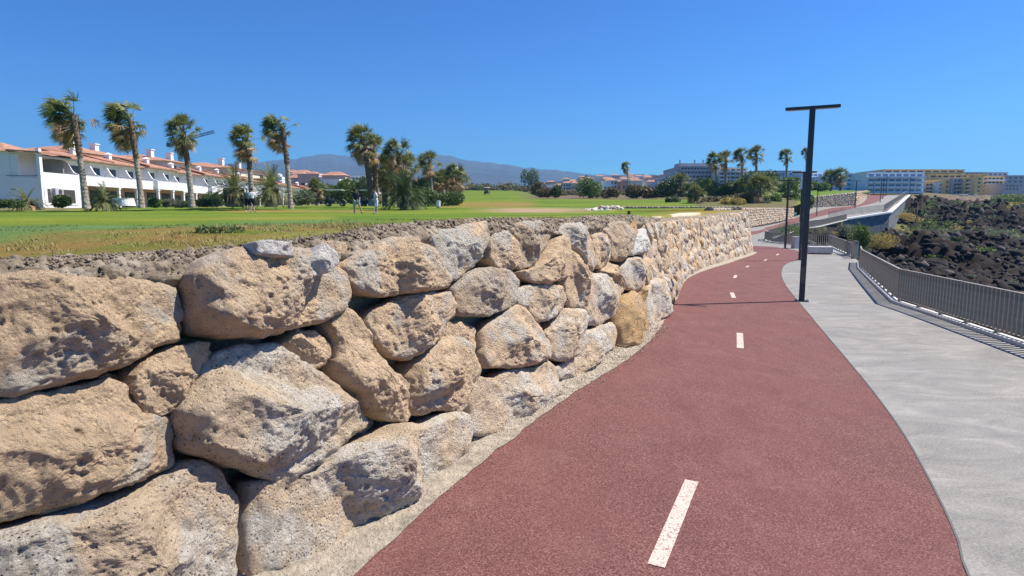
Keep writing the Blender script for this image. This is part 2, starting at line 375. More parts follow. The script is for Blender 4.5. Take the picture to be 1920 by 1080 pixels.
S = [  # outline in photograph pixels, material, lift
 ([(-60,516),(0,513),(44,507),(118,512),(207,522),(280,528),(330,545),(347,600),(335,640),(290,655),(249,680),(178,706),(98,725),(0,742),(-60,752)],'tan',0),
 ([(330,518),(350,492),(385,475),(424,466),(471,470),(540,468),(578,471),(607,478),(621,498),(637,524),(644,548),(637,572),(607,596),(548,612),(459,638),(410,636),(358,624),(347,590),(340,550)],'mix',.06),
 ([(627,500),(652,477),(690,462),(720,444),(755,448),(794,462),(815,486),(834,521),(829,540),(785,546),(696,555),(658,551),(643,530)],'tan',.06),
 ([(596,462),(620,452),(646,454),(668,470),(652,482),(625,492),(610,480)],'tan',-.02),
 ([(684,615),(689,590),(715,572),(750,556),(785,548),(838,545),(850,569),(846,592),(832,606),(828,628),(809,646),(761,673),(732,671),(705,655),(689,634)],'mix',.02),
 ([(525,643),(540,628),(560,617),(595,624),(618,645),(617,670),(604,685),(581,696),(560,678),(538,661)],'tan',.0),
 ([(627,578),(640,575),(682,619),(690,645),(708,682),(738,704),(756,723),(758,767),(753,792),(719,787),(697,782),(671,760),(630,723),(617,680),(620,640),(604,608)],'tan',.04),
 ([(261,676),(296,660),(330,648),(366,638),(384,642),(387,660),(373,684),(350,722),(318,762),(278,780),(257,766),(239,728),(243,700)],'tan',.04),
 ([(317,769),(340,735),(365,690),(395,655),(440,641),(500,640),(530,660),(560,682),(600,712),(634,738),(660,765),(672,785),(667,803),(640,822),(593,852),(550,880),(511,897),(481,892),(407,874),(345,850),(326,835),(323,802)],'grey',.06),
 ([(-60,760),(0,750),(100,732),(200,716),(232,728),(262,772),(315,776),(322,828),(325,872),(259,900),(155,936),(89,962),(48,961),(0,975),(-60,995)],'tan',.0),
 ([(-60,1010),(0,988),(90,968),(200,930),(322,880),(335,862),(378,865),(407,887),(430,932),(434,995),(436,1060),(430,1120),(250,1200),(-60,1250)],'grey',.03),
 ([(456,905),(500,900),(560,880),(634,835),(719,801),(760,790),(792,790),(800,781),(856,767),(875,779),(879,801),(874,842),(840,875),(760,925),(680,975),(600,1030),(530,1070),(470,1085),(448,1050),(452,980)],'grey',.02),
 ([(880,712),(930,705),(950,692),(1001,690),(1015,675),(1038,682),(1043,715),(1046,738),(1004,770),(949,812),(923,819),(880,817),(877,780),(864,758)],'grey',.0),
 ([(760,706),(768,680),(804,650),(834,632),(860,634),(876,652),(888,682),(889,702),(876,730),(862,765),(850,774),(812,768),(795,777),(767,774),(758,758),(762,730)],'tan',.03),
 ([(830,608),(871,600),(899,614),(900,645),(892,672),(870,665),(840,640)],'tan',-.05),
 ([(850,540),(868,515),(886,503),(953,507),(967,528),(966,561),(948,580),(909,593),(866,595),(852,585),(848,560)],'dark',.03),
 ([(902,622),(924,600),(945,582),(955,572),(976,572),(997,598),(1018,626),(1031,650),(1026,671),(997,683),(960,690),(908,687),(899,670)],'tan',.02),
 ([(968,540),(992,535),(1033,531),(1054,538),(1062,561),(1050,587),(1030,598),(1007,608),(992,588),(968,568)],'grey',.0),
 ([(1023,628),(1045,603),(1058,580),(1085,578),(1096,597),(1090,620),(1085,645),(1076,668),(1053,677),(1033,668)],'grey',.0),
 ([(1085,650),(1090,624),(1119,612),(1147,603),(1156,620),(1153,652),(1120,678),(1075,712),(1050,712),(1046,690),(1065,675)],'grey',-.03),
 ([(1108,515),(1134,511),(1155,535),(1162,556),(1150,588),(1124,612),(1099,604),(1092,575),(1097,545)],'grey',.0),
 ([(1062,468),(1083,472),(1090,492),(1111,515),(1106,548),(1096,578),(1068,576),(1058,560),(1055,525),(1062,497)],'tan',.0),
 ([(968,512),(990,503),(1005,492),(1028,464),(1036,447),(1050,440),(1063,447),(1065,470),(1068,484),(1069,520),(1041,525),(1020,535),(985,525)],'tan',.03),
 ([(806,445),(821,428),(852,428),(885,420),(909,415),(917,442),(909,466),(883,499),(862,520),(838,530),(832,510),(815,480)],'mix',.0),
 ([(915,450),(924,437),(945,434),(971,455),(975,478),(968,495),(955,505),(930,502),(917,484)],'tan',.02),
 ([(945,432),(960,420),(985,414),(1020,416),(1036,438),(1026,462),(1007,480),(1000,498),(975,508),(966,500),(976,478),(970,452)],'dark',-.02),
 ([(1036,438),(1045,424),(1060,418),(1088,418),(1100,432),(1107,450),(1112,476),(1115,495),(1110,510),(1096,500),(1085,478),(1064,462),(1050,442)],'mix',.0),
 ([(1106,442),(1127,436),(1142,450),(1144,472),(1138,495),(1126,506),(1115,496),(1112,470)],'tan',.0),
 ([(1124,508),(1140,491),(1155,498),(1163,524),(1170,542),(1163,552),(1154,535),(1140,516)],'tan',.0),
 ([(1158,502),(1173,486),(1193,481),(1204,492),(1208,512),(1205,536),(1191,545),(1172,541),(1162,522)],'mix',.02),
 ([(1160,570),(1166,555),(1182,546),(1198,552),(1206,578),(1211,612),(1210,632),(1182,655),(1160,652),(1155,610)],'orange',.0),
 ([(1204,545),(1210,530),(1228,522),(1243,530),(1249,555),(1247,578),(1232,600),(1216,622),(1210,600),(1206,575)],'grey',.02),
 ([(1128,432),(1140,418),(1165,416),(1180,430),(1180,450),(1176,472),(1160,492),(1146,488),(1143,462)],'dark',.0),
 ([(1176,462),(1182,446),(1193,432),(1201,428),(1212,446),(1209,462),(1200,475),(1182,480)],'white',.02),
 ([(655,822),(660,798),(680,790),(685,800),(672,822)],'white',-.10),
 ([(685,822),(690,800),(715,788),(720,800),(700,818)],'grey',-.10),
 ([(850,700),(868,640),(900,650),(900,700),(880,745),(862,750)],'tan',-.12),
 ([(556,540),(580,535),(600,560),(680,570),(690,610),(660,660),(600,640)],'dark',-.30),
 ([(205,712),(228,705),(250,712),(240,735),(212,735)],'tan',-.12),
 ([(1092,575),(1104,600),(1092,625),(1080,600)],'tan',-.1),
]
wall = empty('stone_retaining_wall', (0, 0, 0), 'long dry stone retaining wall of big tan and grey boulders beside the red path', 'stone wall')
SP = []
for k, (pl, mt, lift) in enumerate(S):
    pts = np.array([on_wall(u, v) for u, v in pl]); C = pts.mean(0)
    dd = float(dbx(C[1])); n = np.array([1, -dd, 0]) / math.sqrt(1 + dd * dd)
    SP.append(pts[:, 1:]); pts = pts + n * lift
    far = C[1] > 5.5
    dp = None if not far else .20 * math.sqrt(np.ptp(pts[:, 1]) * np.ptp(pts[:, 2]))
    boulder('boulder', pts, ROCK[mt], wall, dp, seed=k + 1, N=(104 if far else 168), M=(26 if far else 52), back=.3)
for pl, sd in (([(424,464),(450,460),(475,467),(500,480),(490,492),(455,494),(426,487)], 71), ([(554,467),(575,480),(585,503),(565,518),(540,528),(518,533),(515,515),(533,489)], 72)):
    pts = np.array([on_wall(u, v) for u, v in pl]); pts += np.array([.87, -.44, .17]) * .25
    o = boulder('small_stone', pts, ROCK['white'], wall, .09, seed=sd, N=60, M=20, back=.15)

# Voronoi packing of stones for the rest of the face
def voronoi(sites, bounds, keep):
    cells = []
    for i in keep:
        p = sites[i]; d2 = ((sites - p) ** 2).sum(1); nb = np.argsort(d2)[1:22]
        pg = [np.array(q, float) for q in ((bounds[0], bounds[2]), (bounds[1], bounds[2]), (bounds[1], bounds[3]), (bounds[0], bounds[3]))]
        pg = [q for q in pg]
        for j in nb:
            m = (p + sites[j]) / 2; n = sites[j] - p; out = []
            for a in range(len(pg)):
                A, B = pg[a], pg[(a + 1) % len(pg)]; da, db = (A - m) @ n, (B - m) @ n
                if da <= 0: out.append(A)
                if da * db < 0: out.append(A + (B - A) * da / (da - db))
            pg = out
            if not pg: break
        cells.append((i, pg))
    return cells
_yy = np.linspace(-8, 38.5, 1200); _ss = np.r_[0, np.cumsum(np.hypot(np.diff(bx(_yy)), np.diff(_yy)))]
def s_of_y(y): return np.interp(y, _yy, _ss)
def y_of_s(s): return np.interp(s, _ss, _yy)
def inpoly(p, poly):
    x, y = p; c = False; n = len(poly)
    for i in range(n):
        x1, y1 = poly[i]; x2, y2 = poly[i - 1]
        if (y1 > y) != (y2 > y) and x < (x2 - x1) * (y - y1) / (y2 - y1) + x1: c = not c
    return c
def pack(s0, s1, zb, zt, size, seed):
    rs = np.random.default_rng(seed); st = []
    nrow = 5
    s = s0
    rows = []
    for rI in range(nrow):
        s = s0 + rs.uniform(0, size)
        while s < s1:
            f = (rI + .5 + rs.uniform(-.46, .46)) / nrow; y = float(y_of_s(s)); st.append((s, zb(y) + f * (zt(y) - zb(y)))); s += size * rs.uniform(.5, 1.7)
    return np.array(st)
zb_ = lambda y: float(zp(y)) + .0
zt_ = lambda y: float(ztop(y)) - .10
sites = pack(0, _ss[-1] - .1, zb_, zt_, .56, 11)
sy = y_of_s(sites[:, 0])
covered = np.array([any(inpoly((sy[i], sites[i, 1]), pl) for pl in SP) or (1.0 < sy[i] < 7.6) or (7.6 <= sy[i] < 10.2 and sites[i, 1] < 1.55) for i in range(len(sites))])
cells = voronoi(sites, (-1, _ss[-1] + .4, -.6, 2.8), [i for i in range(len(sites)) if not covered[i]])
kinds = ['tan', 'tan', 'mix', 'mix', 'grey', 'dark', 'orange', 'grey', 'tan']
farV, farF, nparts = [], [], 0
fv = 0
for q, (i, pg) in enumerate(cells):
    pg = np.array(pg)
    if len(pg) < 3: continue
    y = y_of_s(np.clip(pg[:, 0], 0, _ss[-1]))
    lo = np.array([zb_(t) for t in y]); hi = np.array([zt_(t) for t in y]); z = np.clip(pg[:, 1], lo, hi)
    c = np.array([y.mean(), z.mean()]); y = c[0] + (y - c[0]) * .965; z = c[1] + (z - c[1]) * .965
    pts = wall_pt(y, z, -.03 + .05 * random.random())
    if np.ptp(y) < .08 or np.ptp(z) < .05: continue
    near = c[0] < 16
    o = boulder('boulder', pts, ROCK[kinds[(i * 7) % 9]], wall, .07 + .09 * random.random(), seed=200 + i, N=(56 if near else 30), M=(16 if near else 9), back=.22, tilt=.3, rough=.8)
    if c[0] > 27.5:
        me = o.data; a = np.empty(len(me.vertices) * 3, np.float32); me.vertices.foreach_get('co', a); a = a.reshape(-1, 3) + np.array(o.location)
        ff = gridf(12, 30, True)[:, ::-1]; farV.append(a); farF.append(ff + fv); fv += len(a)
        bpy.data.objects.remove(o); bpy.data.meshes.remove(me)
if farV: stuff(npmesh('far_boulders', np.vstack(farV), np.vstack(farF), ROCK['mix'], wall))
# rubble backing behind the boulders
ys = np.arange(-8, 38.6, .05); nz = 44
hh = np.linspace(0, 1, nz)
Y2 = np.repeat(ys, nz); H2 = np.tile(hh, len(ys)); Z2 = zp(Y2) - .15 + H2 * (ztop(Y2) - .05 - zp(Y2) + .15)
B0 = wall_pt(Y2, Z2, 0); nv = fbm(B0 * 3.5, 4, ridge=True) * .09 + fbm(B0 * 12, 3) * .03
stuff(npmesh('rubble_backing', wall_pt(Y2, Z2, -.27 + nv), gridf(len(ys), nz), ROCK['dark'], wall))
# rough mortar cap
def cap(y0, y1, step, name):
    ys = np.arange(y0, y1 + 1e-6, step); K = 40 if step < .03 else 26; t = np.linspace(0, 1, K)
    # cross-section: c (towards the path, +) and height below the crest
    cc = np.interp(t, [0, .12, .3, .5, .75, 1], [-.08, .02, -.02, -.12, -.30, -.48]); zz = np.interp(t, [0, .12, .3, .5, .75, 1], [-.26, -.15, -.075, -.05, -.05, -.13])
    Y = np.repeat(ys, K); T = np.tile(t, len(ys)); c = np.tile(cc, len(ys)); z0 = ztop(Y) + np.tile(zz, len(ys))
    P = wall_pt(Y, z0, c)
    a = fbm(P * 4.5, 3) * .03; b = fbm(P * 15, 5, ridge=True, gain=.65) * .03; wq = (.5 - worley(P * 11)) * .06 + (.5 - worley(P * 26)) * .025
    d = a + b + np.maximum(wq, -.025)
    low = fbm(np.c_[Y * .9, Y * 0, Y * 0 + 5], 3) * .08
    P = wall_pt(Y, z0 + d * np.clip(T * 2.2, 0, 1) + low * np.clip(1 - T * 3, 0, 1), c + d * np.clip(1 - T * .7, .2, 1))
    return stuff(npmesh(name, P, gridf(len(ys), K), M_mortar, wall))
cap(-8, 0.5, .08, 'mortar_cap'); cap(.5, 12, .016, 'mortar_cap'); cap(12, 38.5, .05, 'mortar_cap')
# loose crumbs of mortar and gravel
def crumbs(name, P, size, mat, seed, parent=None):
    r = np.random.default_rng(seed); bv = np.array([(1, 0, 0), (-1, 0, 0), (0, 1, 0), (0, -1, 0), (0, 0, 1), (0, 0, -1.)]); bf = np.array([(0, 2, 4), (2, 1, 4), (1, 3, 4), (3, 0, 4), (2, 0, 5), (1, 2, 5), (3, 1, 5), (0, 3, 5)])
    n = len(P); q = r.normal(size=(n, 3, 3)); q, _ = np.linalg.qr(q); V = (bv[None] * (size[:, None, None] * r.uniform(.5, 1.3, (n, 6, 1)))) @ q + P[:, None]
    return stuff(npmesh(name, V.reshape(-1, 3), (bf[None] + (np.arange(n) * 6)[:, None, None]).reshape(-1, 3), mat, parent, smooth=False))
_r = np.random.default_rng(77); n_ = 17000; y_ = .6 + 15 * _r.random(n_) ** 1.5; c_r = _r.uniform(-.36, .02, n_); sz = _r.uniform(.003, .012, n_) * np.clip(y_ / 3.2, .8, 2.6) * _r.uniform(.5, 1.6, n_)
zz_ = ztop(y_) + np.interp(c_r, [-.36, -.12, -.02, .02], [-.05, -.045, -.075, -.14]) + .012 + _r.uniform(-.015, .02, n_)
crumbs('mortar_crumbs', wall_pt(y_, zz_, c_r), sz, M_mortar, 5, wall)
n_ = 3200; y_ = 2.2 + 9 * _r.random(n_) ** 1.4; o_ = _r.random(n_) ** 1.5 * .42; x_ = bx(y_) + o_ + .0; sz = _r.uniform(.0025, .009, n_) * np.clip(y_ / 5, .8, 2.4)
crumbs('loose_gravel', np.c_[x_, y_, zp(y_) + .02 + .08 * np.clip(1 - o_ * 2.6, 0, 1)], sz * .8, M_foot, 6)
# return of the wall at its far end
ed = wall_pt(np.array([38.5]), np.array([0.]))[0]
def stone_face(name, A, B, zb0, zb1, zt0, zt1, size, seed, parent, mats, thick=.5, rows=6):
    """a standing wall of packed stones from A to B (plan points), joined: the stones show a few pixels each"""
    rs = np.random.default_rng(seed); A = np.array(A, float); B = np.array(B, float); L = np.linalg.norm(B - A); t = np.array([*(B - A) / L, 0]); n = np.array([t[1], -t[0], 0])
    up = np.array([0, 0, 1.0]); st = []
    for r_ in range(rows):
        s = rs.uniform(0, size)
        while s < L: st.append((s, (r_ + .5 + rs.uniform(-.25, .25)) / rows * 10)); s += size * rs.uniform(.6, 1.4)
    st = np.array(st); st[:, 1] *= (zt0 - zb0) / 10
    cl = voronoi(st, (0, L, 0, zt0 - zb0), range(len(st))); VV = [[] for _ in mats]; FF = [[] for _ in mats]; cnt = [0] * len(mats)
    for i, pg in cl:
        pg = np.array(pg)
        if len(pg) < 3: continue
        c = pg.mean(0); pg = c + (pg - c) * .9; f = pg[:, 0] / L; hz = pg[:, 1] / (zt0 - zb0)
        zb = zb0 + (zb1 - zb0) * f; zt = zt0 + (zt1 - zt0) * f; z = zb + hz * (zt - zb)
        P = np.c_[A + pg[:, :1] * t[:2], z]; m = i % len(mats)
        K = len(P); C = P.mean(0); q = C + (P - C) * .72 + n * rs.uniform(.05, .14)
        V = np.vstack([P - n * .06, P + n * .03, q, [C + n * rs.uniform(.08, .18)]])
        Fq = [(a, (a + 1) % K, K + (a + 1) % K, K + a) for a in range(K)] + [(K + a, K + (a + 1) % K, 2 * K + (a + 1) % K, 2 * K + a) for a in range(K)] + [(2 * K + a, 2 * K + (a + 1) % K, 3 * K, 3 * K) for a in range(K)]
        VV[m].append(V); FF[m] += [tuple(x + cnt[m] for x in fq) for fq in Fq]; cnt[m] += len(V)
    for m, mt in enumerate(mats):
        mb = MB(); v = np.vstack(VV[m]); mb.v = [tuple(map(float, p)) for p in v]; mb.f = [tuple(dict.fromkeys(f)) for f in FF[m]]; mb.m = [0] * len(mb.f)
        me = bpy.data.meshes.new(name); me.from_pydata(mb.v, [], mb.f); me.update(); stuff(link(name, me, mt, parent))
    mb = MB(); o = n * -.03
    P = [np.r_[A, zb0 - .5] + o, np.r_[B, zb1 - .5] + o, np.r_[B, zt1] + o, np.r_[A, zt0] + o]; Q = [p - n * thick for p in P]
    mb.add(P + Q, [(0, 1, 2, 3), (7, 6, 5, 4), (3, 2, 6, 7), (0, 3, 7, 4), (1, 2, 6, 5)]); mb.build('wall_core', M_mortar, parent)
zt38 = float(ztop(38.4)); b38 = float(zp(38.5))
stone_face('end_stones', (ed[0] - .35, 38.42), (9.5, 42.5), b38, b38, zt38 - .05, zt38 - .1, .5, 31, wall, [ROCK['mix']], .4, 5)

# ------------------------------------------------------------------ promenade surfaces
def poly_curve(pts, x):
    a = np.array(pts, float); return np.interp(x, a[:, 0], a[:, 1])
XR = [(-12, 3.9), (0, 6.15), (9.63, 8.25), (14.42, 9.22), (30.8, 17.55), (34, 19.0), (44, 22.95), (45, 21.7), (46.5, 20.7), (50, 20.65), (55, 23.96), (72, 36.25), (84, 45.0), (88.5, 53.6), (120, 74.7), (165, 106.1), (178, 112)]
GB = [(-20, -12), (38.4, 0), (38.9, 14.9), (42, 9.5), (48, 6.5), (54, 9), (57.2, 16), (57.6, 18.1), (85, 38.4), (100, 48), (110.5, 54.5), (111, 61.5), (140, 79.5), (170, 98), (260, 150)]
def gb(y):
    y = np.asarray(y, float); return np.where(y <= 38.4, bx(y) - BAT * ztop(y) - .2, poly_curve(GB, y))
ys = np.unique(np.r_[np.arange(-12, 50, .5), np.arange(50, 180, 1.0)]); K = 24; T = np.linspace(0, 1, K)
xl = np.where(ys <= 38.5, bx(ys) - .1, gb(ys) - .3); xr = poly_curve(XR, ys)
X = xl[:, None] + (xr - xl)[:, None] * T; Yg = np.repeat(ys[:, None], K, 1); Zg = zp(Yg)
V = np.stack([X, Yg, Zg], -1); edge = V[:, -1:].copy(); edge[..., 2] -= 4; V = np.concatenate([V, edge], 1)
struct(npmesh('promenade_pavement', V.reshape(-1, 3), gridf(len(ys), K + 1), M_conc, smooth=False))
def ribbon(name, L, Rr, mat, off, sub=10, dens=.5, jitter=0, parent=None, jl=True):
    L = np.array(L, float); Rr = np.array(Rr, float)
    d = np.r_[0, np.cumsum(np.linalg.norm(np.diff((L + Rr) / 2, axis=0), axis=1))]; n = max(2, int(d[-1] / dens)); s = np.linspace(0, d[-1], n)
    def sm(A): return np.stack([hermite(d, A[:, 0], s), hermite(d, A[:, 1], s)], 1)
    l, r = sm(L[:, :2]), sm(Rr[:, :2])
    if jitter:
        q = fbm(np.c_[s * 3, s * 0, s * 0 + 3], 4) * jitter; dr = (r - l) / (np.linalg.norm(r - l, axis=1)[:, None] + 1e-6)
        if jl: l = l + dr * q[:, None]
        else: r = r + dr * q[:, None]
    T = np.linspace(0, 1, sub); P = l[:, None] + (r - l)[:, None] * T[None, :, None]; P = P.reshape(-1, 2)
    return npmesh(name, np.c_[P, zp(P[:, 1]) + off], gridf(n, sub), mat, parent, smooth=False), l, r
pr = [((655,1080),(1812,1080)),((700,1035),(1796,1020)),((760,985),(1775,970)),((870,890),(1730,880)),((960,820),(1690,810)),((1060,745),(1640,740)),((1150,690),(1590,678)),((1215,640),(1552,633)),((1262,570),(1500,570)),((1288,523),(1470,530)),((1335,503),(1465,510)),((1382,488),(1478,493)),((1415,476),(1499,486))]
Lp = [G(*a)[:2] for a, b in pr]; Rp = [G(*b)[:2] for a, b in pr]
dl = (Lp[1] - Lp[0]); dr = (Rp[1] - Rp[0]); dl /= np.linalg.norm(dl); dr /= np.linalg.norm(dr); dm = (dl + dr) / 2
Lp = [np.array([bx(y) + .5, y]) for y in (-10, -5, 0)] + Lp; Rp = [Lp[0] + [3.9, -1.4], Lp[1] + [3.85, -1.4], Lp[2] + [3.8, -1.3]] + Rp
Lp += [np.array(p) for p in ((15.4, 38.8), (14.6, 40.5), (12, 42.5), (9, 44))]; Rp += [G(1499, 478)[:2], G(1485, 468)[:2], G(1450, 463)[:2], np.array([9.5, 47.0])]
bike, l_, r_ = ribbon('bike_path', Lp, Rp, M_red, .004, 14, .25, .05); struct(bike)
# steel edging between the red path and the concrete
e2, _, _ = ribbon('path_edging', r_, r_ + np.array([.016, -.0]), M_edge, .008, 2, .25); struct(e2)
_q = int(np.argmax(l_[:, 1] > 38.4))
# dusty concrete footing along the wall
fo, _, _ = ribbon('wall_footing', [(bx(y) - .25, y) for y in np.linspace(-8, 38.5, 60)], [(float(np.interp(y, l_[:_q, 1], l_[:_q, 0])) + .03, y) for y in np.linspace(-8, 38.5, 60)], M_foot, .0, 12, .06, .05, jl=False)
a = np.empty(len(fo.data.vertices) * 3, np.float32); fo.data.vertices.foreach_get('co', a); a = a.reshape(-1, 3)
tt = np.tile(np.linspace(0, 1, 12), len(a) // 12); a[:, 2] += .012 + .10 * np.clip(1 - tt * 1.25, 0, 1) ** 1.5 + fbm(a * 8, 4) * .022 * (1.05 - tt); fo.data.vertices.foreach_set('co', a.ravel()); fo.data.update(); struct(fo)
fo.data.polygons.foreach_set('use_smooth', [True] * len(fo.data.polygons))
# upper red strip climbing beside the far walls
up_ = [((1405,434,59),(1407,440,56)),((1440,423,70),(1450,431,65)),((1487,410,85),(1500,417,78)),((1520,400,96),(1545,404,92)),((1560,391,106),(1600,392,106)),((1603,386,111),(1640,383,118)),((1622,377,130),(1652,376,138)),((1626,371,160),(1664,369,165)),((1630,368,178),(1668,367,178))]
Lu = [(11, 50), (12, 55)] + [tuple(at(*a)[:2]) for a, b in up_]; Ru = [(13.5, 50), (15.5, 53)] + [tuple(at(*b)[:2]) for a, b in up_]
ub, _, _ = ribbon('upper_bike_path', Lu, Ru, M_red, .006, 8, .8); struct(ub)
# dashes
dsh = [((1297,903),(1230,1063)), ((1387,624),(1388,655)), ((1372,549),(1376,559)), ((1380,516),(1377,522)), ((1404,498),(1399,502)), ((1438,486),(1432,490)), ((1460,476),(1456,479))]
for a, b in dsh:
    A, B = G(*a)[:2], G(*b)[:2]; m = (A + B) / 2; d = A - B; d /= np.linalg.norm(d); ln = min(1.3, max(1.1, np.linalg.norm(A - B))) / 2; sd = np.array([d[1], -d[0]]) * .052
    n = 9; V = []
    for q in np.linspace(-ln, ln, n):
        for k in (-1, 1): p = m + d * q + sd * k; V.append((p[0], p[1], float(zp(p[1])) + .009))
    npmesh('lane_dash', V, gridf(n, 2), M_paint, bike, smooth=False)
# ------------------------------------------------------------------ railings
def railing(name, pts, label, h=.8, sp=.12, curb=True, slat_parts=True, group=None, lean=0, base=None, postgap=1.0):
    root = empty(name, (pts[0][0], pts[0][1], float(pts[0][2])), label, 'railing', group); o0 = Vector(root.location)
    P = [Vector(p) for p in pts]; d = [0]
    for a, b in zip(P, P[1:]): d.append(d[-1] + (b - a).length)
    def pt(s):
        for k in range(len(P) - 1):
            if s <= d[k + 1] + 1e-6: f = (s - d[k]) / (d[k + 1] - d[k]); return P[k].lerp(P[k + 1], f), (P[k + 1] - P[k]).normalized()
        return P[-1], (P[-1] - P[-2]).normalized()
    tr = MB(); br = MB(); cb = MB()
    for a, b in zip(P, P[1:]):
        dd = (b - a).normalized() * .01
        tr.bar(a - dd + Vector((0, 0, h)) - o0, b + dd + Vector((0, 0, h)) - o0, .06, .012); br.bar(a - dd + Vector((0, 0, .13)) - o0, b + dd + Vector((0, 0, .13)) - o0, .05, .012)
        if curb:
            n = Vector((dd.y, -dd.x, 0)).normalized(); cb.bar(a + n * .02 + Vector((0, 0, .02)) - o0, b + n * .02 + Vector((0, 0, .02)) - o0, .18, .09)
    tr.build('top_rail', M_rail, root); br.build('bottom_rail', M_rail, root)
    if curb: cb.build('kerb', M_curb, root)
    ns = int(d[-1] / sp); sm = MB(); me = None
    if slat_parts: me = MB().box(-.02, .02, -.022, .022, .136, h - .006).mesh('slat'); me.materials.append(M_rail)
    for k in range(ns):
        p, t = pt((k + .5) * sp); ang = math.atan2(t.y, t.x)
        if me:
            o = bpy.data.objects.new('slat', me); col.objects.link(o); o.parent = root; o.location = p - o0; o.rotation_euler.z = ang + random.uniform(-.04, .04)
        else:
            c, s = math.cos(ang), math.sin(ang); q = p - o0
            vs = [(q.x + c * x - s * y, q.y + s * x + c * y, q.z + z) for z in (.136, h - .006) for x, y in ((-.02, -.022), (.02, -.022), (.02, .022), (-.02, .022))]
            sm.add(vs, [(3, 2, 1, 0), (4, 5, 6, 7), (0, 1, 5, 4), (1, 2, 6, 5), (2, 3, 7, 6), (3, 0, 4, 7)])
    if not me: stuff(sm.build('slats', M_rail, root))
    pm = MB().box(-.012, .012, -.035, .035, .0, .13).box(-.05, .05, -.04, .04, .066, .074).mesh('post_foot'); pm.materials.append(M_rail)
    for k in range(int(d[-1] / postgap)):
        p, t = pt((k + .5) * postgap); o = bpy.data.objects.new('post_foot', pm); col.objects.link(o); o.parent = root; o.location = p - o0; o.rotation_euler.z = math.atan2(t.y, t.x)
    return root
def pz(x, y, dz=0): return (x, y, float(zp(y)) + dz)
nr_ = [pz(17.5, 30.8), pz(14.6, 25.6), pz(11.9, 20.1), pz(9.15, 14.42), pz(8.19, 9.63), pz(6.2, .2)]
railing('slatted_railing', nr_, 'bronze slatted railing on a pale kerb nearest the camera along the rocky shore', .82, .13)
lr = [pz(19.0, 34), pz(22.7, 44), pz(21.7, 44.9), pz(20.7, 46.4), pz(20.3, 48), pz(20.55, 50), pz(21.4, 52)]
railing('slatted_railing', lr, 'low slatted railing behind the pale stone bench where the path bends', .8, .13, slat_parts=False)
ur = [at(1440,447,51.8), at(1461,440,55), at(1500,434,62), at(1539,427,72), at(1587,416,83)]
railing('slatted_railing', [(p[0], p[1], float(zp(p[1]))) for p in ur], 'tan railing on white kerb following the upper path above the gully', .8, .16, slat_parts=False, postgap=2)
# bastion with stone face, white coping and railing
c0, c1, c2 = at(1583, 411, 84), at(1668, 398, 88), at(1705, 366, 165)
bz = [float(zp(84)), float(zp(88)) + .3, float(zp(165))]
bas = empty('retaining_bastion', (c0[0], c0[1], bz[0]), 'dark stone faced bastion wall with white coping below the upper walkway', 'retaining wall'); bo = Vector(bas.location)
M_bst = simple('blue_grey_stone', (.16, .17, .19), .9, .4, 1.6, .8, .08)
mb = MB(); pa, pb, pc = Vector((c0[0], c0[1], c0[2])), Vector((c1[0], c1[1], c1[2])), Vector((c2[0], c2[1], c2[2]))
for a, b, dn in ((pa, pb, 3.0), (pb, pc, 3.5)):
    n = Vector(((b - a).y, -(b - a).x, 0)).normalized() * -.5
    vs = [a, b, b + n, a + n]; mb.add([v - bo - Vector((0, 0, .12)) for v in vs] + [v - bo - Vector((0, 0, dn)) for v in vs], [(0, 1, 2, 3), (7, 6, 5, 4), (0, 4, 5, 1), (1, 5, 6, 2), (2, 6, 7, 3), (3, 7, 4, 0)])
mb.build('stone_face', M_bst, bas)
cp = MB(); cp.bar(pa - bo, pb - bo, .5, .22); cp.bar(pb - bo, pc - bo, .5, .24); cp.build('coping', M_white, bas)
railing('slatted_railing', [tuple(pa + Vector((-1.5, 1.5, .1))), tuple(pb + Vector((-.6, .4, .1))), tuple(pc + Vector((-.8, 0, .1)))], 'brown railing above the white coping climbing to the top of the hill', 1.0, .2, curb=False, slat_parts=False, postgap=4)

# ------------------------------------------------------------------ lamps, bench, bollard, posts
def lamp_meshes():
    p = MB().box(-.065, .065, -.048, .048, .02, 4.55).mesh('pole'); h = MB().box(-.585, .585, -.065, .065, 4.55, 4.62).mesh('lamp_head'); l = MB().box(-.52, .52, -.04, .04, 4.538, 4.552).mesh('lens'); b = MB().box(-.16, .16, -.13, .13, 0, .02).mesh('base_plate')
    ht = MB().box(-.04, .04, -.054, -.0485, .45, .85).mesh('hatch'); ht.materials.append(M_edge); bt = MB().cyl((-.12, -.1, .02), (-.12, -.1, .05), .015, n=6).cyl((.12, -.1, .02), (.12, -.1, .05), .015, n=6).cyl((-.12, .1, .02), (-.12, .1, .05), .015, n=6).cyl((.12, .1, .02), (.12, .1, .05), .015, n=6).mesh('bolts'); bt.materials.append(M_rail)
    for m, t in ((p, M_post), (h, M_post), (l, simple('lamp_lens', (.5, .5, .48), .4)), (b, M_post)): m.materials.append(t)
    return p, h, l, b, ht, bt
LM = lamp_meshes()
lamps = [((1503,563),14.78,'nearest tall dark T shaped lamp post standing between red path and concrete'), ((1499,488),32.4,'second dark T shaped lamp post, right behind the nearest one'), ((1472,465),42,'dark T shaped lamp post at the red path bend left of the bench'),
 ((1531,404),91,'thin T shaped lamp post before the dark upper stone wall'), ((1603,390),106,'T shaped lamp post in front of the sunlit corner of the upper stone wall'), ((1650,381),118,'T shaped lamp post at the right edge of the upper red strip'), ((1655,374),139,'slim T shaped lamp post between two others at the hill top'),
 ((1661,367),155,'tall looking T shaped lamp post against the pale blue building'), ((1637,368),170,'short looking dark lamp post at the crest of the red strip'), ((1705,364),183,'lone T shaped lamp post where the railing reaches the hill top')]
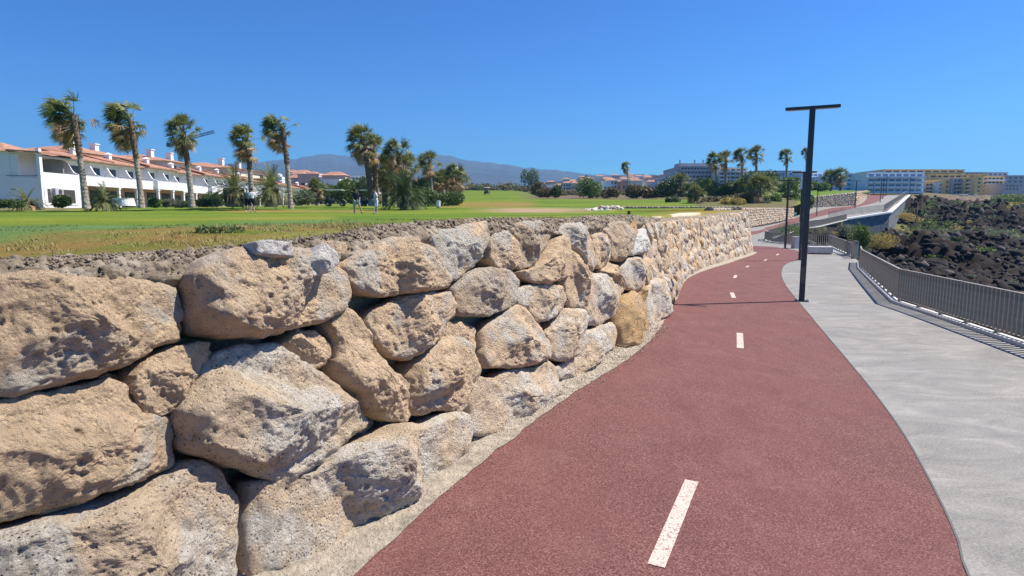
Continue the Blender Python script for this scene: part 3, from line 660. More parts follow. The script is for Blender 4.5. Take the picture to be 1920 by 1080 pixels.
for (uv, Y, lab) in lamps:
    p = at(*uv, Y); z = float(zp(p[1])) if Y < 50 else p[2]
    r = empty('lamp_post', (p[0], p[1], z), lab, 'lamp post', 'T shaped lamp posts along the promenade', R(-26))
    for me, nm in zip(LM, ('pole', 'lamp_head', 'lens', 'base_plate', 'hatch', 'bolts')):
        o = bpy.data.objects.new(nm, me); col.objects.link(o); o.parent = r
        if nm == 'lamp_head':
            b = o.modifiers.new('b', 'BEVEL'); b.width = .015; b.segments = 2
# signpost
p = at(1500, 417, 79); r = empty('sign_post', tuple(p), 'white upright panel sign on a dark post behind the nearest lamps', 'sign')
MB().box(-.06, .06, -.06, .06, 0, 4.2).build('post', M_post, r); MB().box(-.27, .27, -.1, -.06, 4.2, 5.7).build('panel', M_white, r, bevel=.02)
# bench block
p = at(1537, 470, 37); r = empty('stone_bench', (p[0], p[1], float(zp(p[1]))), 'pale concrete block bench on the promenade before the slatted railing', 'bench', rz=R(-12))
MB().box(-.66, .66, -.3, .3, .05, .45).build('seat_block', M_curb, r, bevel=.03); MB().box(-.6, .6, -.24, .24, 0, .05).build('plinth', M_edge, r)
p = at(1492, 460, 42); r = empty('concrete_bollard_block', (p[0], p[1], float(zp(p[1]))), 'upright pale concrete block standing left of the bench by the railing', 'concrete block', rz=R(10))
MB().box(-.22, .22, -.22, .22, 0, .75).build('body', M_curb, r, bevel=.02); MB().box(-.24, .24, -.24, .24, .75, .80).build('cap', M_curb, r)
p = at(1602, 483, 33.4); r = empty('railing_end_post', (p[0], p[1], float(zp(p[1]))), 'brown boxed steel post ending the railing beside the green bush', 'post', rz=R(20))
MB().box(-.15, .15, -.10, .10, 0, .95).build('box', M_rail, r, bevel=.01); MB().box(-.17, .17, -.12, .12, .95, .97).build('cap', M_rail, r)
# pale landing beside the bench
pl = [at(1560,464,43), at(1598,463,42), at(1597,480,35.5), at(1562,470,38.5)]
struct(npmesh('pale_landing', [(p[0], p[1], float(zp(p[1])) + .004) for p in pl], [[0, 1, 2, 3]], M_curb, smooth=False))

# ------------------------------------------------------------------ golf course and the land behind it
GU = np.array([-2500, -700, 0, 300, 600, 760, 880, 960, 1050, 1150, 1300, 1430, 1560, 1700, 1900, 2600.])
GT = [  # distance, then the image height of the ground at each column
 (40,  [403,403,403,403,403,403,402.5,402,401,400,397,393,391,390,390,390]),
 (50,  [396,396,397,398,398,398,398,398,397,396,394,391,390,390,390,390]),
 (60,  [391,391,391,391,393,393,394,394,393,392,391,390,389,388,388,388]),
 (80,  [390,390,390,389,390,390,389,389,389,387,386,388,388,388,388,388]),
 (100, [388,388,388,388,387,386,383,382,381,380,377,368,380,380,380,380]),
 (120, [387,387,387,387,385,383,377,375,374,374,374,363,361,362,362,362]),
 (160, [386,386,386,386,382,378,367,367,370,371,372,361,360,360,362,362]),
 (220, [384,384,384,384,378,370,359,360,368,369,369,358,358,360,372,372]),
 (300, [380,380,380,380,372,364,357,358,364,364,364,356,357,360,374,374]),
 (600, [372,372,372,372,366,362,359,358,357,356,356,356,358,362,374,374]),
 (1200,[362,362,362,360,358,358,358,357,352,350,350,354,358,364,374,374]),
 (2500,[352,352,352,350,350,350,350,350,350,346,346,352,360,366,374,374])]
GY = np.array([t[0] for t in GT], float); GVv = np.array([t[1] for t in GT], float)
def zland(x, y):
    x = np.asarray(x, float); y = np.asarray(y, float); u = 960 + F * x / np.maximum(y, 1)
    u = np.clip(u, GU[0], GU[-1]); yy = np.clip(y, GY[0], GY[-1])
    k = np.clip(np.searchsorted(GY, yy) - 1, 0, len(GY) - 2); f = (np.log(yy) - np.log(GY[k])) / (np.log(GY[k + 1]) - np.log(GY[k]))
    va = np.stack([np.interp(u, GU, GVv[i]) for i in range(len(GY))]); ix = np.arange(len(u))
    v = va[k, ix] * (1 - f) + va[k + 1, ix] * f
    zt = E + (400 - v) * yy / F
    near = ztop(np.clip(y, -8, 38.4)) - .085
    wq = np.clip((np.maximum(y, 0) - 4) / 34, 0, 1); z1 = zland40(u)
    return np.where(y >= 40, zt, near * (1 - wq) + wq * z1)
def zland40(u): return E + (400 - np.interp(u, GU, GVv[0])) * 40 / F
def bump2(x, y, s, a): return fbm(np.c_[x / s, y / s, 0 * x + 2], 3) * a
def turfmat():
    m, nt, b = newmat('turf', .95, .1); at_ = nt.nodes.new('ShaderNodeAttribute'); at_.attribute_name = 'turf'; v = coords(nt)
    n = noise(nt, v, 22, 8, .8); n2 = noise(nt, v, 1.1, 6, .7)
    c = mix(nt, ramp(nt, n, [(.3, 0.0), (.7, 1.0)]), (.62, .62, .55), (1.35, 1.3, 1.2)); c = mix(nt, 1.0, at_.outputs['Color'], c, 'MULTIPLY')
    c2 = mix(nt, ramp(nt, n2, [(.3, 0.0), (.7, 1.0)]), (.82, .85, .8), (1.15, 1.12, 1.15)); c = mix(nt, 1.0, c, c2, 'MULTIPLY')
    lk(nt, c, b.inputs['Base Color']); bump(nt, b, n, .7, .03); return m
M_turf = turfmat()
ys = np.unique(np.r_[np.arange(-20, 0, 2), np.arange(0, 16, .2), np.arange(16, 40, .5), np.arange(40, 130, 1), np.arange(130, 262, 3)])
wd = np.r_[0, np.geomspace(.08, 420, 150)]
Yg = np.repeat(ys, len(wd)); X = gb(Yg) - np.tile(wd, len(ys)); Wd = np.tile(wd, len(ys)); Z = zland(X, Yg)
Z = Z + bump2(X, Yg, 1.2, .03) * np.clip((Yg + 3) / 5, 0, 1) + bump2(X, Yg, 14, .25) * np.clip((Yg - 48) / 20, 0, 1)
Z = np.where(Wd < .06, Z - .25, Z)
Uu = 960 + F * X / np.maximum(Yg, 1); Vv = 400 - (Z - E) * F / np.maximum(Yg, 1)
n1 = fbm(np.c_[X / 3, Yg / 3, X * 0], 4); n2 = fbm(np.c_[X / 11, Yg / 6, X * 0 + 9], 3); n3 = fbm(np.c_[X / .5, Yg / .5, X * 0 + 4], 3)
C = np.zeros((len(X), 3)); c_ = lambda *a: np.array(a)
green, teal, ygreen, brown, dry, sand, scrub = c_(.095,.17,.020), c_(.12,.20,.075), c_(.20,.235,.03), c_(.24,.15,.055), c_(.30,.26,.09), c_(.46,.36,.26), c_(.15,.12,.075)
def blend(base, colr, f): f = np.clip(f, 0, 1)[:, None]; return base * (1 - f) + colr * f
C[:] = green
C = blend(C, ygreen, .95 * np.clip(1.6 * n2 + .35, 0, 1))
C = blend(C, ygreen, np.clip(1 - np.abs(Wd - 12) / 7, 0, 1) * .9 * (Uu < 620))
C = blend(C, brown * 1.3, np.clip(1 - np.abs(Wd - 13 - 4 * n1) / 3.5, 0, 1) * .35 * (Uu < 620))
lf = np.clip((760 - Uu) / 160, 0, 1)
C = blend(C, teal, np.clip(1 - np.abs(Wd - 4.0 - n1) / 2.4, 0, 1.0) * lf)
C = blend(C, brown, np.clip(1.6 - np.abs(Wd - 1.7 - .6 * n1) / 1.0, 0, 1) * np.clip(.65 + 1.4 * n3, .2, 1) * lf)
C = blend(C, dry, np.clip(1.3 - Wd / .8, 0, 1) * .85 * (lf * .8 + .2))
C = blend(C, brown * 1.25, np.clip(1 - np.abs(Yg - 53) / 6, 0, 1) * np.clip(.8 + n1, 0, 1) * ((Uu > 420) & (Uu < 700)))
C = blend(C, brown * 1.2, np.clip(1.2 - np.abs(Vv - 384 - 5 * n2) / 6, 0, 1) * ((Uu > 830) & (Uu < 1000)) * .8 * (Yg > 50))
C = blend(C, sand * c_(.85, .75, .75), np.clip(1.6 - np.abs(Vv - 394.5) / 3.6, 0, 1) * np.clip(1.5 - np.abs(Uu - 1005) / 85, 0, 1) * (Yg > 40) * np.clip(.9 + n1, 0, 1))
C = blend(C, brown * 1.3, np.clip(1 - np.abs(Uu - 1320) / 120, 0, 1) * (Yg < 60) * (Yg > 14) * (.75 + n1))
C = blend(C, c_(.62, .56, .45), np.clip(3 * (1 - ((Uu - 1295) / 42) ** 2 - ((Vv - 401.5) / 3.0) ** 2) + 2 * n1, 0, 1) * (Yg > 18) * (Yg < 70))
C = blend(C, c_(.60, .53, .42), np.clip(3 * (1 - ((Uu - 1240) / 22) ** 2 - ((Vv - 406) / 1.6) ** 2), 0, 1) * (Yg > 14) * (Yg < 60) * .8)
C = blend(C, scrub * (1 + .5 * n1[:, None]), np.clip((Uu - 985) / 10, 0, 1) * (Yg > 122) * ((Uu < 1420)))
C = blend(C, scrub * (1 + .5 * n1[:, None]), (Yg > 62) * ((Uu > 1300) & (Uu < 1490)) * (Yg < 104) * np.clip(.75 + n2, 0, 1))
C = blend(C, scrub * 1.5, np.clip(1 - (np.abs(X + 43) / 5), 0, 1) * (Yg > 52))
C = blend(C, scrub * 1.2, (X < -45) * (Yg > 56) * .8)
C = blend(C, c_(.12, .2, .03), (Yg > 108) & (Uu > 1430))
struct(npmesh('golf_course', np.c_[X, Yg, Z], gridf(len(ys), len(wd)), M_turf, colors=np.clip(C, 0, 1)))
# hills beyond
az = np.linspace(-1.9, 1.9, 260); yh = np.geomspace(235, 2700, 70)
Yh = np.repeat(yh, len(az)); Xh = np.tile(az, len(yh)) * Yh; Zh = zland(Xh, Yh); Zh += fbm(np.c_[Xh / 60, Yh / 60, Xh * 0], 4) * 2.2 * np.clip((Yh - 240) / 200, 0, 1) - 1.2 * np.clip((270 - Yh) / 30, 0, 1)
Uh = 960 + F * Xh / Yh
nh = fbm(np.c_[Xh / 40, Yh / 60, Xh * 0], 4)
Ch = np.tile(scrub, (len(Xh), 1)); Ch = blend(Ch, c_(.06, .09, .03), np.clip(nh * 2 + .3, 0, 1)); Ch = blend(Ch, green * 1.1, ((Uh > 850) & (Uh < 990) & (Yh < 600)) * 1.0); Ch = blend(Ch, c_(.30, .22, .16), np.clip(-nh * 2, 0, .7))
struct(npmesh('distant_slopes', np.c_[Xh, Yh, Zh], gridf(len(yh), len(az)), M_turf, colors=np.clip(Ch, 0, 1)))
# mountains
def mountains():
    MU = [-900, 0, 400, 480, 520, 560, 600, 622, 660, 700, 740, 790, 830, 850, 880, 920, 960, 1000, 1040, 1085, 1130, 1250, 1500, 2800]
    MV = [330, 318, 312, 311, 305, 301, 294, 292, 297, 297, 301, 298, 294, 297, 304, 308, 315, 321, 326, 333, 337, 339, 345, 352]
    u = np.unique(np.r_[np.linspace(-900, 400, 60), np.linspace(400, 1300, 300), np.linspace(1300, 2800, 60)]); yy = np.linspace(2500, 6300, 90)
    U = np.tile(u, len(yy)); Y = np.repeat(yy, len(u)); X = (U - 960) / F * Y
    ridge = E + (400 - np.interp(U, MU, MV)) * 6000 / F; t = np.clip((Y - 2700) / 3300, 0, 1)
    base = E + 45 * Y / F
    prof = t ** 1.25; n = fbm(np.c_[X / 700, Y / 1100, X * 0], 5, ridge=True); n2 = fbm(np.c_[X / 160, Y / 260, X * 0 + 3], 4, ridge=True)
    Z = base * (1 - prof) + ridge * prof + (n * 42 + n2 * 14) * t * (1 - t) * 2.6 + n2 * 4 * t
    nr = fbm(np.c_[U / 22, U * 0, U * 0], 4) * 22; Z = np.where(Y > 6000, ridge + nr - (Y - 6000) * .5 + n2 * 4, Z + nr * t)
    m = simple('mountain_scrub', (.05, .052, .06), .95, .35, .004)
    struct(npmesh('mountain_range', np.c_[X, Y, Z], gridf(len(yy), len(u)), m))
    # small volcanic cone
    k = 60; rr = np.linspace(0, 1, 24); th = np.linspace(0, 2 * math.pi, k, endpoint=False); c = at(1104, 346, 3600)
    V = []
    for r in rr:
        for q in th:
            x, y = c[0] + math.cos(q) * r * 210, c[1] + math.sin(q) * r * 230; V.append((x, y, c[2] - 8 + 62 * (1 - r) ** 1.35))
    V = np.array(V); V[:, 2] += fbm(V / 45, 4, ridge=True) * 5
    struct(npmesh('volcanic_cone_hill', V, gridf(24, k, True)[:, ::-1], m))
mountains()
# base ground and sea round the scene
struct(npmesh("sea", [(-8700, -59, -7.5), (8700, -59, -7.5), (8700, 6890, -7.5), (-8700, 6890, -7.5)], [[0, 1, 2, 3]], simple("sea_water", (.02, .07, .11), .12, .2, .05, .4, .3, spec=.5), smooth=False))

# ------------------------------------------------------------------ rocky shore
CT = [
 (-20, [0, -.8, -2.2, -4, -6, -8]), (10, [0, -.8, -2.2, -4, -6, -8]), (30, [0, -.8, -1.8, -3, -5, -8]), (50, [0, -.9, -1.7, -2.6, -3.4, -6]), (70, [0, -1.5, -1.9, -2.0, -2.2, -5]), (80, [0, -1.8, -2.2, -1.8, -1.6, -4]), (90, [0, -2.6, -2.4, -1.7, -1.3, -3]),
 (120, [0, -3.0, -2.6, -1.8, -1.6, -2]), (165, [0, -3, -2.2, -1.4, -1.0, 0]), (230, [0, -1, 0, 0, 0, 0])]
CW = [0, .45, 3, 12, 40, 120]
CZY = [-20, 40, 50, 70, 100, 140, 180, 260]; CZZ = [0, 0, -.5, -.9, .0, 2.6, 4.6, 7.2]
def zcoast(x, y):
    wv = x - poly_curve(XR, y); a = np.stack([np.interp(wv, CW, t[1]) for t in CT]); ky = np.array([t[0] for t in CT], float)
    k = np.clip(np.searchsorted(ky, y) - 1, 0, len(ky) - 2); f = np.clip((y - ky[k]) / (ky[k + 1] - ky[k]), 0, 1); ix = np.arange(len(x))
    d = a[k, ix] * (1 - f) + a[k + 1, ix] * f
    zb = zp(y) * np.clip(1 - wv / 6, 0, 1) + np.interp(y, CZY, CZZ) * np.clip(wv / 6, 0, 1)
    far = np.clip((wv - 60) / 80, 0, 1)
    return zb + d * np.clip((y + 400) / 1, 0, 1) - 2.0 * far * np.clip((120 - y) / 60, 0, 1), wv
ys = np.unique(np.r_[np.arange(-12, 24, .5), np.arange(24, 110, .26), np.arange(110, 262, 1.0)]); wd = np.r_[0, .05, np.geomspace(.3, 26, 120), np.geomspace(27, 260, 60)]
Yc = np.repeat(ys, len(wd)); Wc = np.tile(wd, len(ys)); Xc = poly_curve(XR, Yc) + Wc
Zc, wv = zcoast(Xc, Yc)
msk = np.clip((Wc - .2) / 3, 0, 1); fd = np.clip(Yc / 60, .5, 2.2)
P3 = np.c_[Xc, Yc, Zc * .5]
rk = fbm(np.c_[Xc / 7, Yc / 7, Xc * 0], 3); r1 = fbm(np.c_[Xc / 3.2, Yc / 4.2, Xc * 0 + 1], 5, ridge=True, gain=.6); r2 = fbm(np.c_[Xc / .9, Yc / .9, Xc * 0 + 7], 4, ridge=True, gain=.6)
rocky = np.clip(rk * 3.0 + .75 + 1.3 * np.clip((80 - Yc) / 20, 0, 1) * np.clip((Wc - 1) / 5, 0, 1) - 1.2 * np.exp(-((Yc - 92) / 16) ** 2), 0, 1); wl = worley(np.c_[Xc / 1.3, Yc / 1.3, Xc * 0]); wl2 = worley(np.c_[Xc / .55, Yc / .55, Xc * 0 + 4])
Zc = Zc + msk * (rocky * (r1 * .8 + .25 + r2 * .45 + (.5 - wl) * 1.1 + (.5 - wl2) * .55) * fd * .9 + (1 - rocky) * (r1 * .25 + r2 * .14 + (.5 - wl2) * .12))
for (u, v, Y, ra, hg) in ((1725, 394, 150, 9, 2.2), (1835, 398, 125, 9, 2.2), (1745, 400, 120, 5, 1.6), (1895, 408, 105, 9, 2.0), (1700, 470, 52, 5, 1.2), (1790, 490, 50, 5, .9), (1860, 470, 66, 6, 1.1), (1560, 432, 66, 3, 1.4)):
    c = at(u, v, Y); g = np.exp(-(((Xc - c[0]) / ra) ** 2 + ((Yc - c[1]) / (ra * 1.3)) ** 2) * 1.5); Zc = Zc + msk * g * hg * (.7 + .7 * r1 + .35 * r2); rocky = np.maximum(rocky, np.clip(g * 2.2, 0, 1))
Zc = np.where(Wc > .01, np.minimum(Zc, np.where(Yc < 180, zp(Yc) + 30, 99)), Zc) - np.where(Wc <= .06, .02, 0)
n1 = fbm(np.c_[Xc / 2.2, Yc / 2.2, Xc * 0 + 11], 4); n2 = fbm(np.c_[Xc / 9, Yc / 9, Xc * 0 + 21], 3)
n4 = fbm(np.c_[Xc / .6, Yc / .8, Xc * 0 + 31], 3); C = np.tile(c_(.038, .033, .031), (len(Xc), 1)); C = blend(C, c_(.115, .098, .085), np.clip(n1 * 2 - .1, 0, 1)); C = blend(C, c_(.13, .155, .055), np.clip(n2 * 4 + .3 + n1, 0, 1) * (1 - rocky * .8)); C = blend(C, c_(.25, .23, .09), np.clip(n1 * 3 - .6, 0, 1) * (1 - rocky) * .7)
C = blend(C, c_(.024, .020, .020) * (1 + .7 * n4[:, None]), rocky); C = blend(C, c_(.10, .085, .075), rocky * np.clip(n4 * 2.5 - .2, 0, .45)); C = blend(C, c_(.06, .04, .033), rocky * np.clip(n2 * 2, 0, .15))
Cu = 960 + F * Xc / np.maximum(Yc, 1)
C = blend(C, c_(.17, .11, .075), np.clip(1.4 - np.hypot((Xc - at(1700, 410, 95)[0]) / 5, (Yc - 95) / 9), 0, 1) * .85); C = blend(C, c_(.20, .16, .13), (Yc > 185) * .9)
struct(npmesh('rocky_shore', np.c_[Xc, Yc, Zc], gridf(len(ys), len(wd))[:, ::-1], M_turf, colors=np.clip(C, 0, 1)))
def lava():
    r = np.random.default_rng(8); bm = bmesh.new(); bmesh.ops.create_icosphere(bm, subdivisions=1, radius=1); bv = np.array([v.co for v in bm.verts]); bf = np.array([[v.index for v in f.verts] for f in bm.faces]); bm.free()
    n = 19000; yy = np.where(r.random(n) < .45, 24 + 54 * r.random(n), 20 + 150 * r.random(n) ** 1.3); ww = 1.0 + 75 * r.random(n) ** 1.25; xx = poly_curve(XR, yy) + ww
    i = np.clip(np.searchsorted(ys, yy), 0, len(ys) - 1); j = np.clip(np.searchsorted(wd, ww), 0, len(wd) - 1); zz = Zc.reshape(len(ys), len(wd))[i, j]; rk_ = rocky.reshape(len(ys), len(wd))[i, j]
    ok = r.random(n) < .12 + .88 * rk_; xx, yy, zz = xx[ok], yy[ok], zz[ok]; n = len(xx)
    s = r.uniform(.06, .26, n) * r.uniform(.6, 1.6, n) * np.where((r.random(n) < .06) & (yy < 90), 2.4, 1) * np.clip(1.5 - yy / 200, .6, 1) * np.clip(yy / 50, .7, 2.2); V = bv[None] * (s[:, None, None] * r.uniform(.55, 1.35, (n, 12 if len(bv) == 12 else len(bv), 1))) * r.uniform(.6, 1.3, (n, 1, 3)) + np.stack([xx, yy, zz], 1)[:, None]
    Fq = bf[None] + (np.arange(n) * len(bv))[:, None, None]; h = n // 7
    m1 = simple('lava_rock', (.028, .024, .024), .95, .5, 1.2, .8, .05); m2 = simple('weathered_lava_rock', (.10, .085, .075), .95, .5, 1.2, .8, .05)
    stuff(npmesh('lava_rocks', V[h:].reshape(-1, 3), (Fq[h:] - h * len(bv)).reshape(-1, 3), m1, smooth=False)); stuff(npmesh('weathered_lava_rocks', V[:h].reshape(-1, 3), Fq[:h].reshape(-1, 3), m2, smooth=False))
    Vs = {0: [], 1: [], 2: []}
    return i, j
CY, CWD = ys, wd
lava()
# flat dark plot and car-park ground far right
def zc1(x, y): return float(zcoast(np.array([x]), np.array([float(y)]))[0][0])

# ------------------------------------------------------------------ grass blades by the wall
def blades(name, n, ymin, ymax, wmax, h0, h1, matl, seed, vals=None):
    r = np.random.default_rng(seed); y = ymin + (ymax - ymin) * r.random(n) ** 1.5; wv = .03 + wmax * r.random(n) ** 1.6; x = gb(y) - wv - .05; z = zland(x, y) + bump2(x, y, 1.2, .03) - .01
    cl = np.clip(fbm(np.c_[x * 2.5, y * 2.5, x * 0], 3) * 2 + .7, .15, 1.3)
    h = (h0 + (h1 - h0) * r.random(n)) * np.clip(cl * 1.5 - .5, .05, 1.3) * np.clip(y / 4, .9, 1.5); wdt = .0035 * np.clip(y / 2.2, 1, 6); a = r.random(n) * 2 * math.pi; ln = r.normal(0, .35, (n, 2)) * h[:, None] + np.c_[-h * .3, 0 * h]
    b0 = np.c_[x - np.cos(a) * wdt, y - np.sin(a) * wdt, z]; b1 = np.c_[x + np.cos(a) * wdt, y + np.sin(a) * wdt, z]; tp = np.c_[x + ln[:, 0], y + ln[:, 1], z + h]
    V = np.stack([b0, b1, tp], 1).reshape(-1, 3)
    return stuff(npmesh(name, V, np.arange(3 * n).reshape(-1, 3), matl, smooth=False))
M_gdry = leafmat('grass_dry', (.22, .17, .06), (.40, .34, .13), .8); M_ggr = leafmat('grass_green', (.10, .15, .035), (.22, .26, .07), .8)
blades('dry_grass', 60000, .6, 13, 2.4, .008, .034, M_gdry, 1); blades('grass', 60000, .6, 16, 4.5, .005, .020, M_ggr, 2)

# ------------------------------------------------------------------ vegetation builders
def leafcloud(n, rx, ry, rz, leaf, seed, lobes=6, flat=.0):
    r = np.random.default_rng(seed); L = r.normal(size=(lobes, 3)); L /= np.linalg.norm(L, axis=1)[:, None]; L *= np.array([.55, .55, .4]) * r.uniform(.5, 1, (lobes, 1)); L[:, 2] = np.abs(L[:, 2]) * .9
    k = r.integers(0, lobes, n); d = r.normal(size=(n, 3)); d /= np.linalg.norm(d, axis=1)[:, None]; rad = r.uniform(.25, 1, (n, 1)) ** .35 * r.uniform(.35, .55, (lobes, 1))[k]
    P = L[k] + d * rad; P[:, 2] = np.maximum(P[:, 2] + .35, .02); nn = fbm(P * 3 + seed, 2); P = P[nn > -.35]; n = len(P); d = d[:n]
    P = P * np.array([rx, ry, rz]); a = r.normal(size=(n, 3)); a /= np.linalg.norm(a, axis=1)[:, None]; b = np.cross(a, r.normal(size=(n, 3))); b /= np.linalg.norm(b, axis=1)[:, None]; s = leaf * r.uniform(.6, 1.4, (n, 1))
    V = np.stack([P - a * s, P + b * s * .5, P + a * s, P - b * s * .5], 1).reshape(-1, 3); return V, np.arange(4 * n).reshape(-1, 4)
def shrub(name, loc, rx, ry, rz, n, leaf, mat, seed, label, cat='shrub', group=None, lobes=6):
    V, Fc = leafcloud(n, rx, ry, rz, leaf, seed, lobes); o = npmesh(name, V, Fc, mat, None, tuple(loc), smooth=False); return tag(o, label, cat, group)
def crownparts(seed, wind=0.6, n=54, pet=1.15, bl=1.15, droop=.5, nb=15, ndry=44, wdir=(-1, .15, 0)):
    r = random.Random(seed); out = {}
    for key, cnt, lo, hi in (('crown', n, -25, 85), ('dry_fronds', ndry, -85, 5)):
        mb = MB()
        for i in range(cnt):
            ph = r.uniform(0, 2 * math.pi); th = R(lo + (hi - lo) * r.random() ** (.85 if key == 'crown' else 1.2))
            d = Vector((math.cos(ph) * math.cos(th), math.sin(ph) * math.cos(th), math.sin(th)))
            k = wind * (.8 + .5 * r.random()); d = (d + Vector(wdir) * k).normalized(); q = 1 if key == 'crown' else .8
            p0 = Vector((0, 0, r.uniform(-.35, .1) if key == 'crown' else r.uniform(-1.2, -.2))); L = pet * r.uniform(.75, 1.1) * q
            p1 = p0 + d * L * .55; d2 = (d + Vector((0, 0, -.18)) + Vector(wdir) * wind * .25).normalized(); p2 = p1 + d2 * L * .5
            mb.bar(p0, p1, .05, .03); mb.bar(p1, p2, .035, .02)
            sd = d2.cross(Vector((0, 0, 1))); sd = sd.normalized() if sd.length > .05 else Vector((1, 0, 0)); sd = (sd + Vector((r.gauss(0, .3), r.gauss(0, .3), r.gauss(0, .5)))).normalized()
            sd = (sd - d2 * sd.dot(d2)).normalized(); nm = sd.cross(d2)
            for j in range(nb):
                a = R(-78 + 156 * j / (nb - 1) + r.uniform(-4, 4)); bd = (d2 * math.cos(a) + sd * math.sin(a) + nm * (.12 if j % 2 else -.12)).normalized(); ll = bl * r.uniform(.75, 1.1) * (1 - .25 * abs(a)) * q
                m = p2 + bd * ll * .5; e = m + (bd + Vector((0, 0, -droop * r.uniform(.5, 1.7))) + Vector(wdir) * wind * .9 * r.random()).normalized() * ll * .55
                wv = nm.cross(bd).normalized() * (.05 if key == 'crown' else .04)
                mb.add([p2 - wv * .3, p2 + wv * .3, m + wv, m - wv, e], [(0, 1, 2, 3), (3, 2, 4)])
        me = bpy.data.meshes.new(key); me.from_pydata(mb.v, [], mb.f); me.materials.append(M_palm if key == 'crown' else M_dry); out[key] = me
    return out
def trunkmesh(h, r0, r1, lean, seed, boots=.45, flare=1.25):
    n = 14; k = int(h * 7); rs = np.random.default_rng(seed); V = []
    for i in range(k + 1):
        t = i / k; c = np.array([lean[0] * t ** 1.6, lean[1] * t ** 1.6, h * t]); r = r0 + (r1 - r0) * t ** .7; r *= 1 + (flare - 1) * math.exp(-t * 14); r *= 1 + (.05 if i % 2 else -.03)
        if t > 1 - boots: r *= 1.18
        for j in range(n):
            a = 2 * math.pi * j / n; q = r * (1 + rs.normal(0, .05)); V.append(c + [math.cos(a) * q, math.sin(a) * q, 0])
    Fc = gridf(k + 1, n, True); mi = [(1 if (i // n) / k > 1 - boots else 0) for i in range(len(Fc))]
    mb = MB(); mb.v = [tuple(v) for v in V]; mb.f = [tuple(f) for f in Fc]; mb.m = mi
    for i in range(int(h * boots * 22)):
        t = 1 - boots * rs.random() ** .9; a = rs.random() * 6.28; c = Vector((lean[0] * t ** 1.6, lean[1] * t ** 1.6, h * t)); r = (r0 + (r1 - r0) * t ** .7) * 1.1; o = Vector((math.cos(a), math.sin(a), 0)); s = Vector((-o.y, o.x, 0)) * .05
        mb.add([c + o * r + s, c + o * r - s, c + o * (r + .13) + Vector((0, 0, .16)) - s * .6, c + o * (r + .13) + Vector((0, 0, .16)) + s * .6], [(0, 1, 2, 3)], 1)
    me = bpy.data.meshes.new('trunk'); me.from_pydata(mb.v, [], mb.f); me.polygons.foreach_set('material_index', mb.m); me.materials.append(M_trunkA); me.materials.append(M_trunkB); return me
CR = {}
def fan_palm(u0, v0, Y, u1, v1, label, var, crown=1.0, r0=.33, wind=.6, boots=.45, group=None, ndry=44, z=None):
    """base seen at (u0, v0), heart of the crown seen at (u1, v1)"""
    b = at(u0, v0, Y); t = at(u1, v1, Y); h = t[2] - b[2]; r = empty('fan_palm', tuple(b), label, 'palm tree', group)
    tm = trunkmesh(h, r0 * .84, r0 * .58, (t[0] - b[0], 0), var * 13 + int(u0), boots); o = link('trunk', tm, None, r)
    key = (var, wind, ndry)
    if key not in CR: CR[key] = crownparts(var * 7 + 1, wind, ndry=ndry)
    for nm, me in CR[key].items():
        c = bpy.data.objects.new(nm, me); col.objects.link(c); c.parent = r; c.location = (t[0] - b[0], 0, h); c.scale = (crown,) * 3; c.rotation_euler.z = 0
    return r
GP = 'tall windblown fan palms'
fan_palm(162, 391, 50, 137, 216, 'leftmost tall fan palm bending left, its base beside the clipped hedge', 1, 1.12, .30, 1.0, group=GP)
fan_palm(266, 390, 52, 244, 224, 'tall windblown fan palm, second from the left, before the terrace parasols', 2, 1.08, .28, 1.0, group=GP)
fan_palm(360, 389, 55, 344, 248, 'fan palm with the tower crane showing behind its head', 3, .82, .30, .3, group=GP)
fan_palm(473, 388, 58, 464, 262, 'fan palm rising above the pair of standing golfers', 4, .92, .30, .5, group=GP)
fan_palm(545, 391, 56, 530, 240, 'tall fan palm with a pale lower trunk right of two squat date palms', 5, .95, .27, .9, group=GP)
GC = 'fan palms in the dense clump'
fan_palm(697, 386, 66, 680, 264, 'tallest fan palm of the clump, on its left edge', 2, .98, .36, .35, .9, GC)
fan_palm(706, 386, 68, 700, 280, 'fan palm behind the golfer in white shirt', 6, .9, .34, .3, .9, GC)
fan_palm(722, 386, 70, 720, 318, 'short bushy fan palm low in the middle of the clump', 3, 1.0, .34, .2, .9, GC)
fan_palm(752, 386, 66, 748, 290, 'dense headed fan palm near the right of the clump', 7, 1.05, .42, .35, .9, GC, 60)
fan_palm(764, 386, 70, 760, 312, 'lower fan palm with a dry brown skirt right of the clump', 5, .9, .36, .3, .9, GC, 60)
fan_palm(738, 386, 73, 735, 325, 'small green fan palm filling the clump centre', 4, 1.0, .34, .2, .8, GC, 30)
fan_palm(810, 380, 80, 806, 305, 'lone fan palm between the clump and the palm row', 6, .88, .26, .4, .4, None)
GR = 'fan palms in the row by the fairway'
for k, (u, v0, Y, v1, s) in enumerate([(822, 378, 95, 338, .8), (830, 378, 100, 334, .8), (838, 377, 100, 334, .75), (846, 377, 104, 338, .8), (856, 378, 92, 328, 1.05), (863, 376, 96, 334, .9), (797, 372, 150, 343, .8)]):
    fan_palm(u, v0, Y, u - 1, v1, ['first short fan palm of the row right of the lone palm', 'second fan palm of the row by the fairway', 'third fan palm of the row, half hidden by its neighbours', 'fourth fan palm of the row by the fairway', 'largest headed fan palm at the right end of the row', 'dark fan palm just behind the row end', 'far small fan palm left of the palm row'][k], [2, 3, 4, 6, 7, 5, 3][k], s, .24, .3, .5, GR)
fan_palm(595, 385, 85, 594, 350, 'small stout palm standing before the white terraces', 4, .75, .34, .2, .9)
fan_palm(1178, 356, 190, 1176, 312, 'solitary thin palm on the scrub before the orange roofed town', 2, .95, .25, .75, .1)
GH = 'fan palms in front of the hotels'
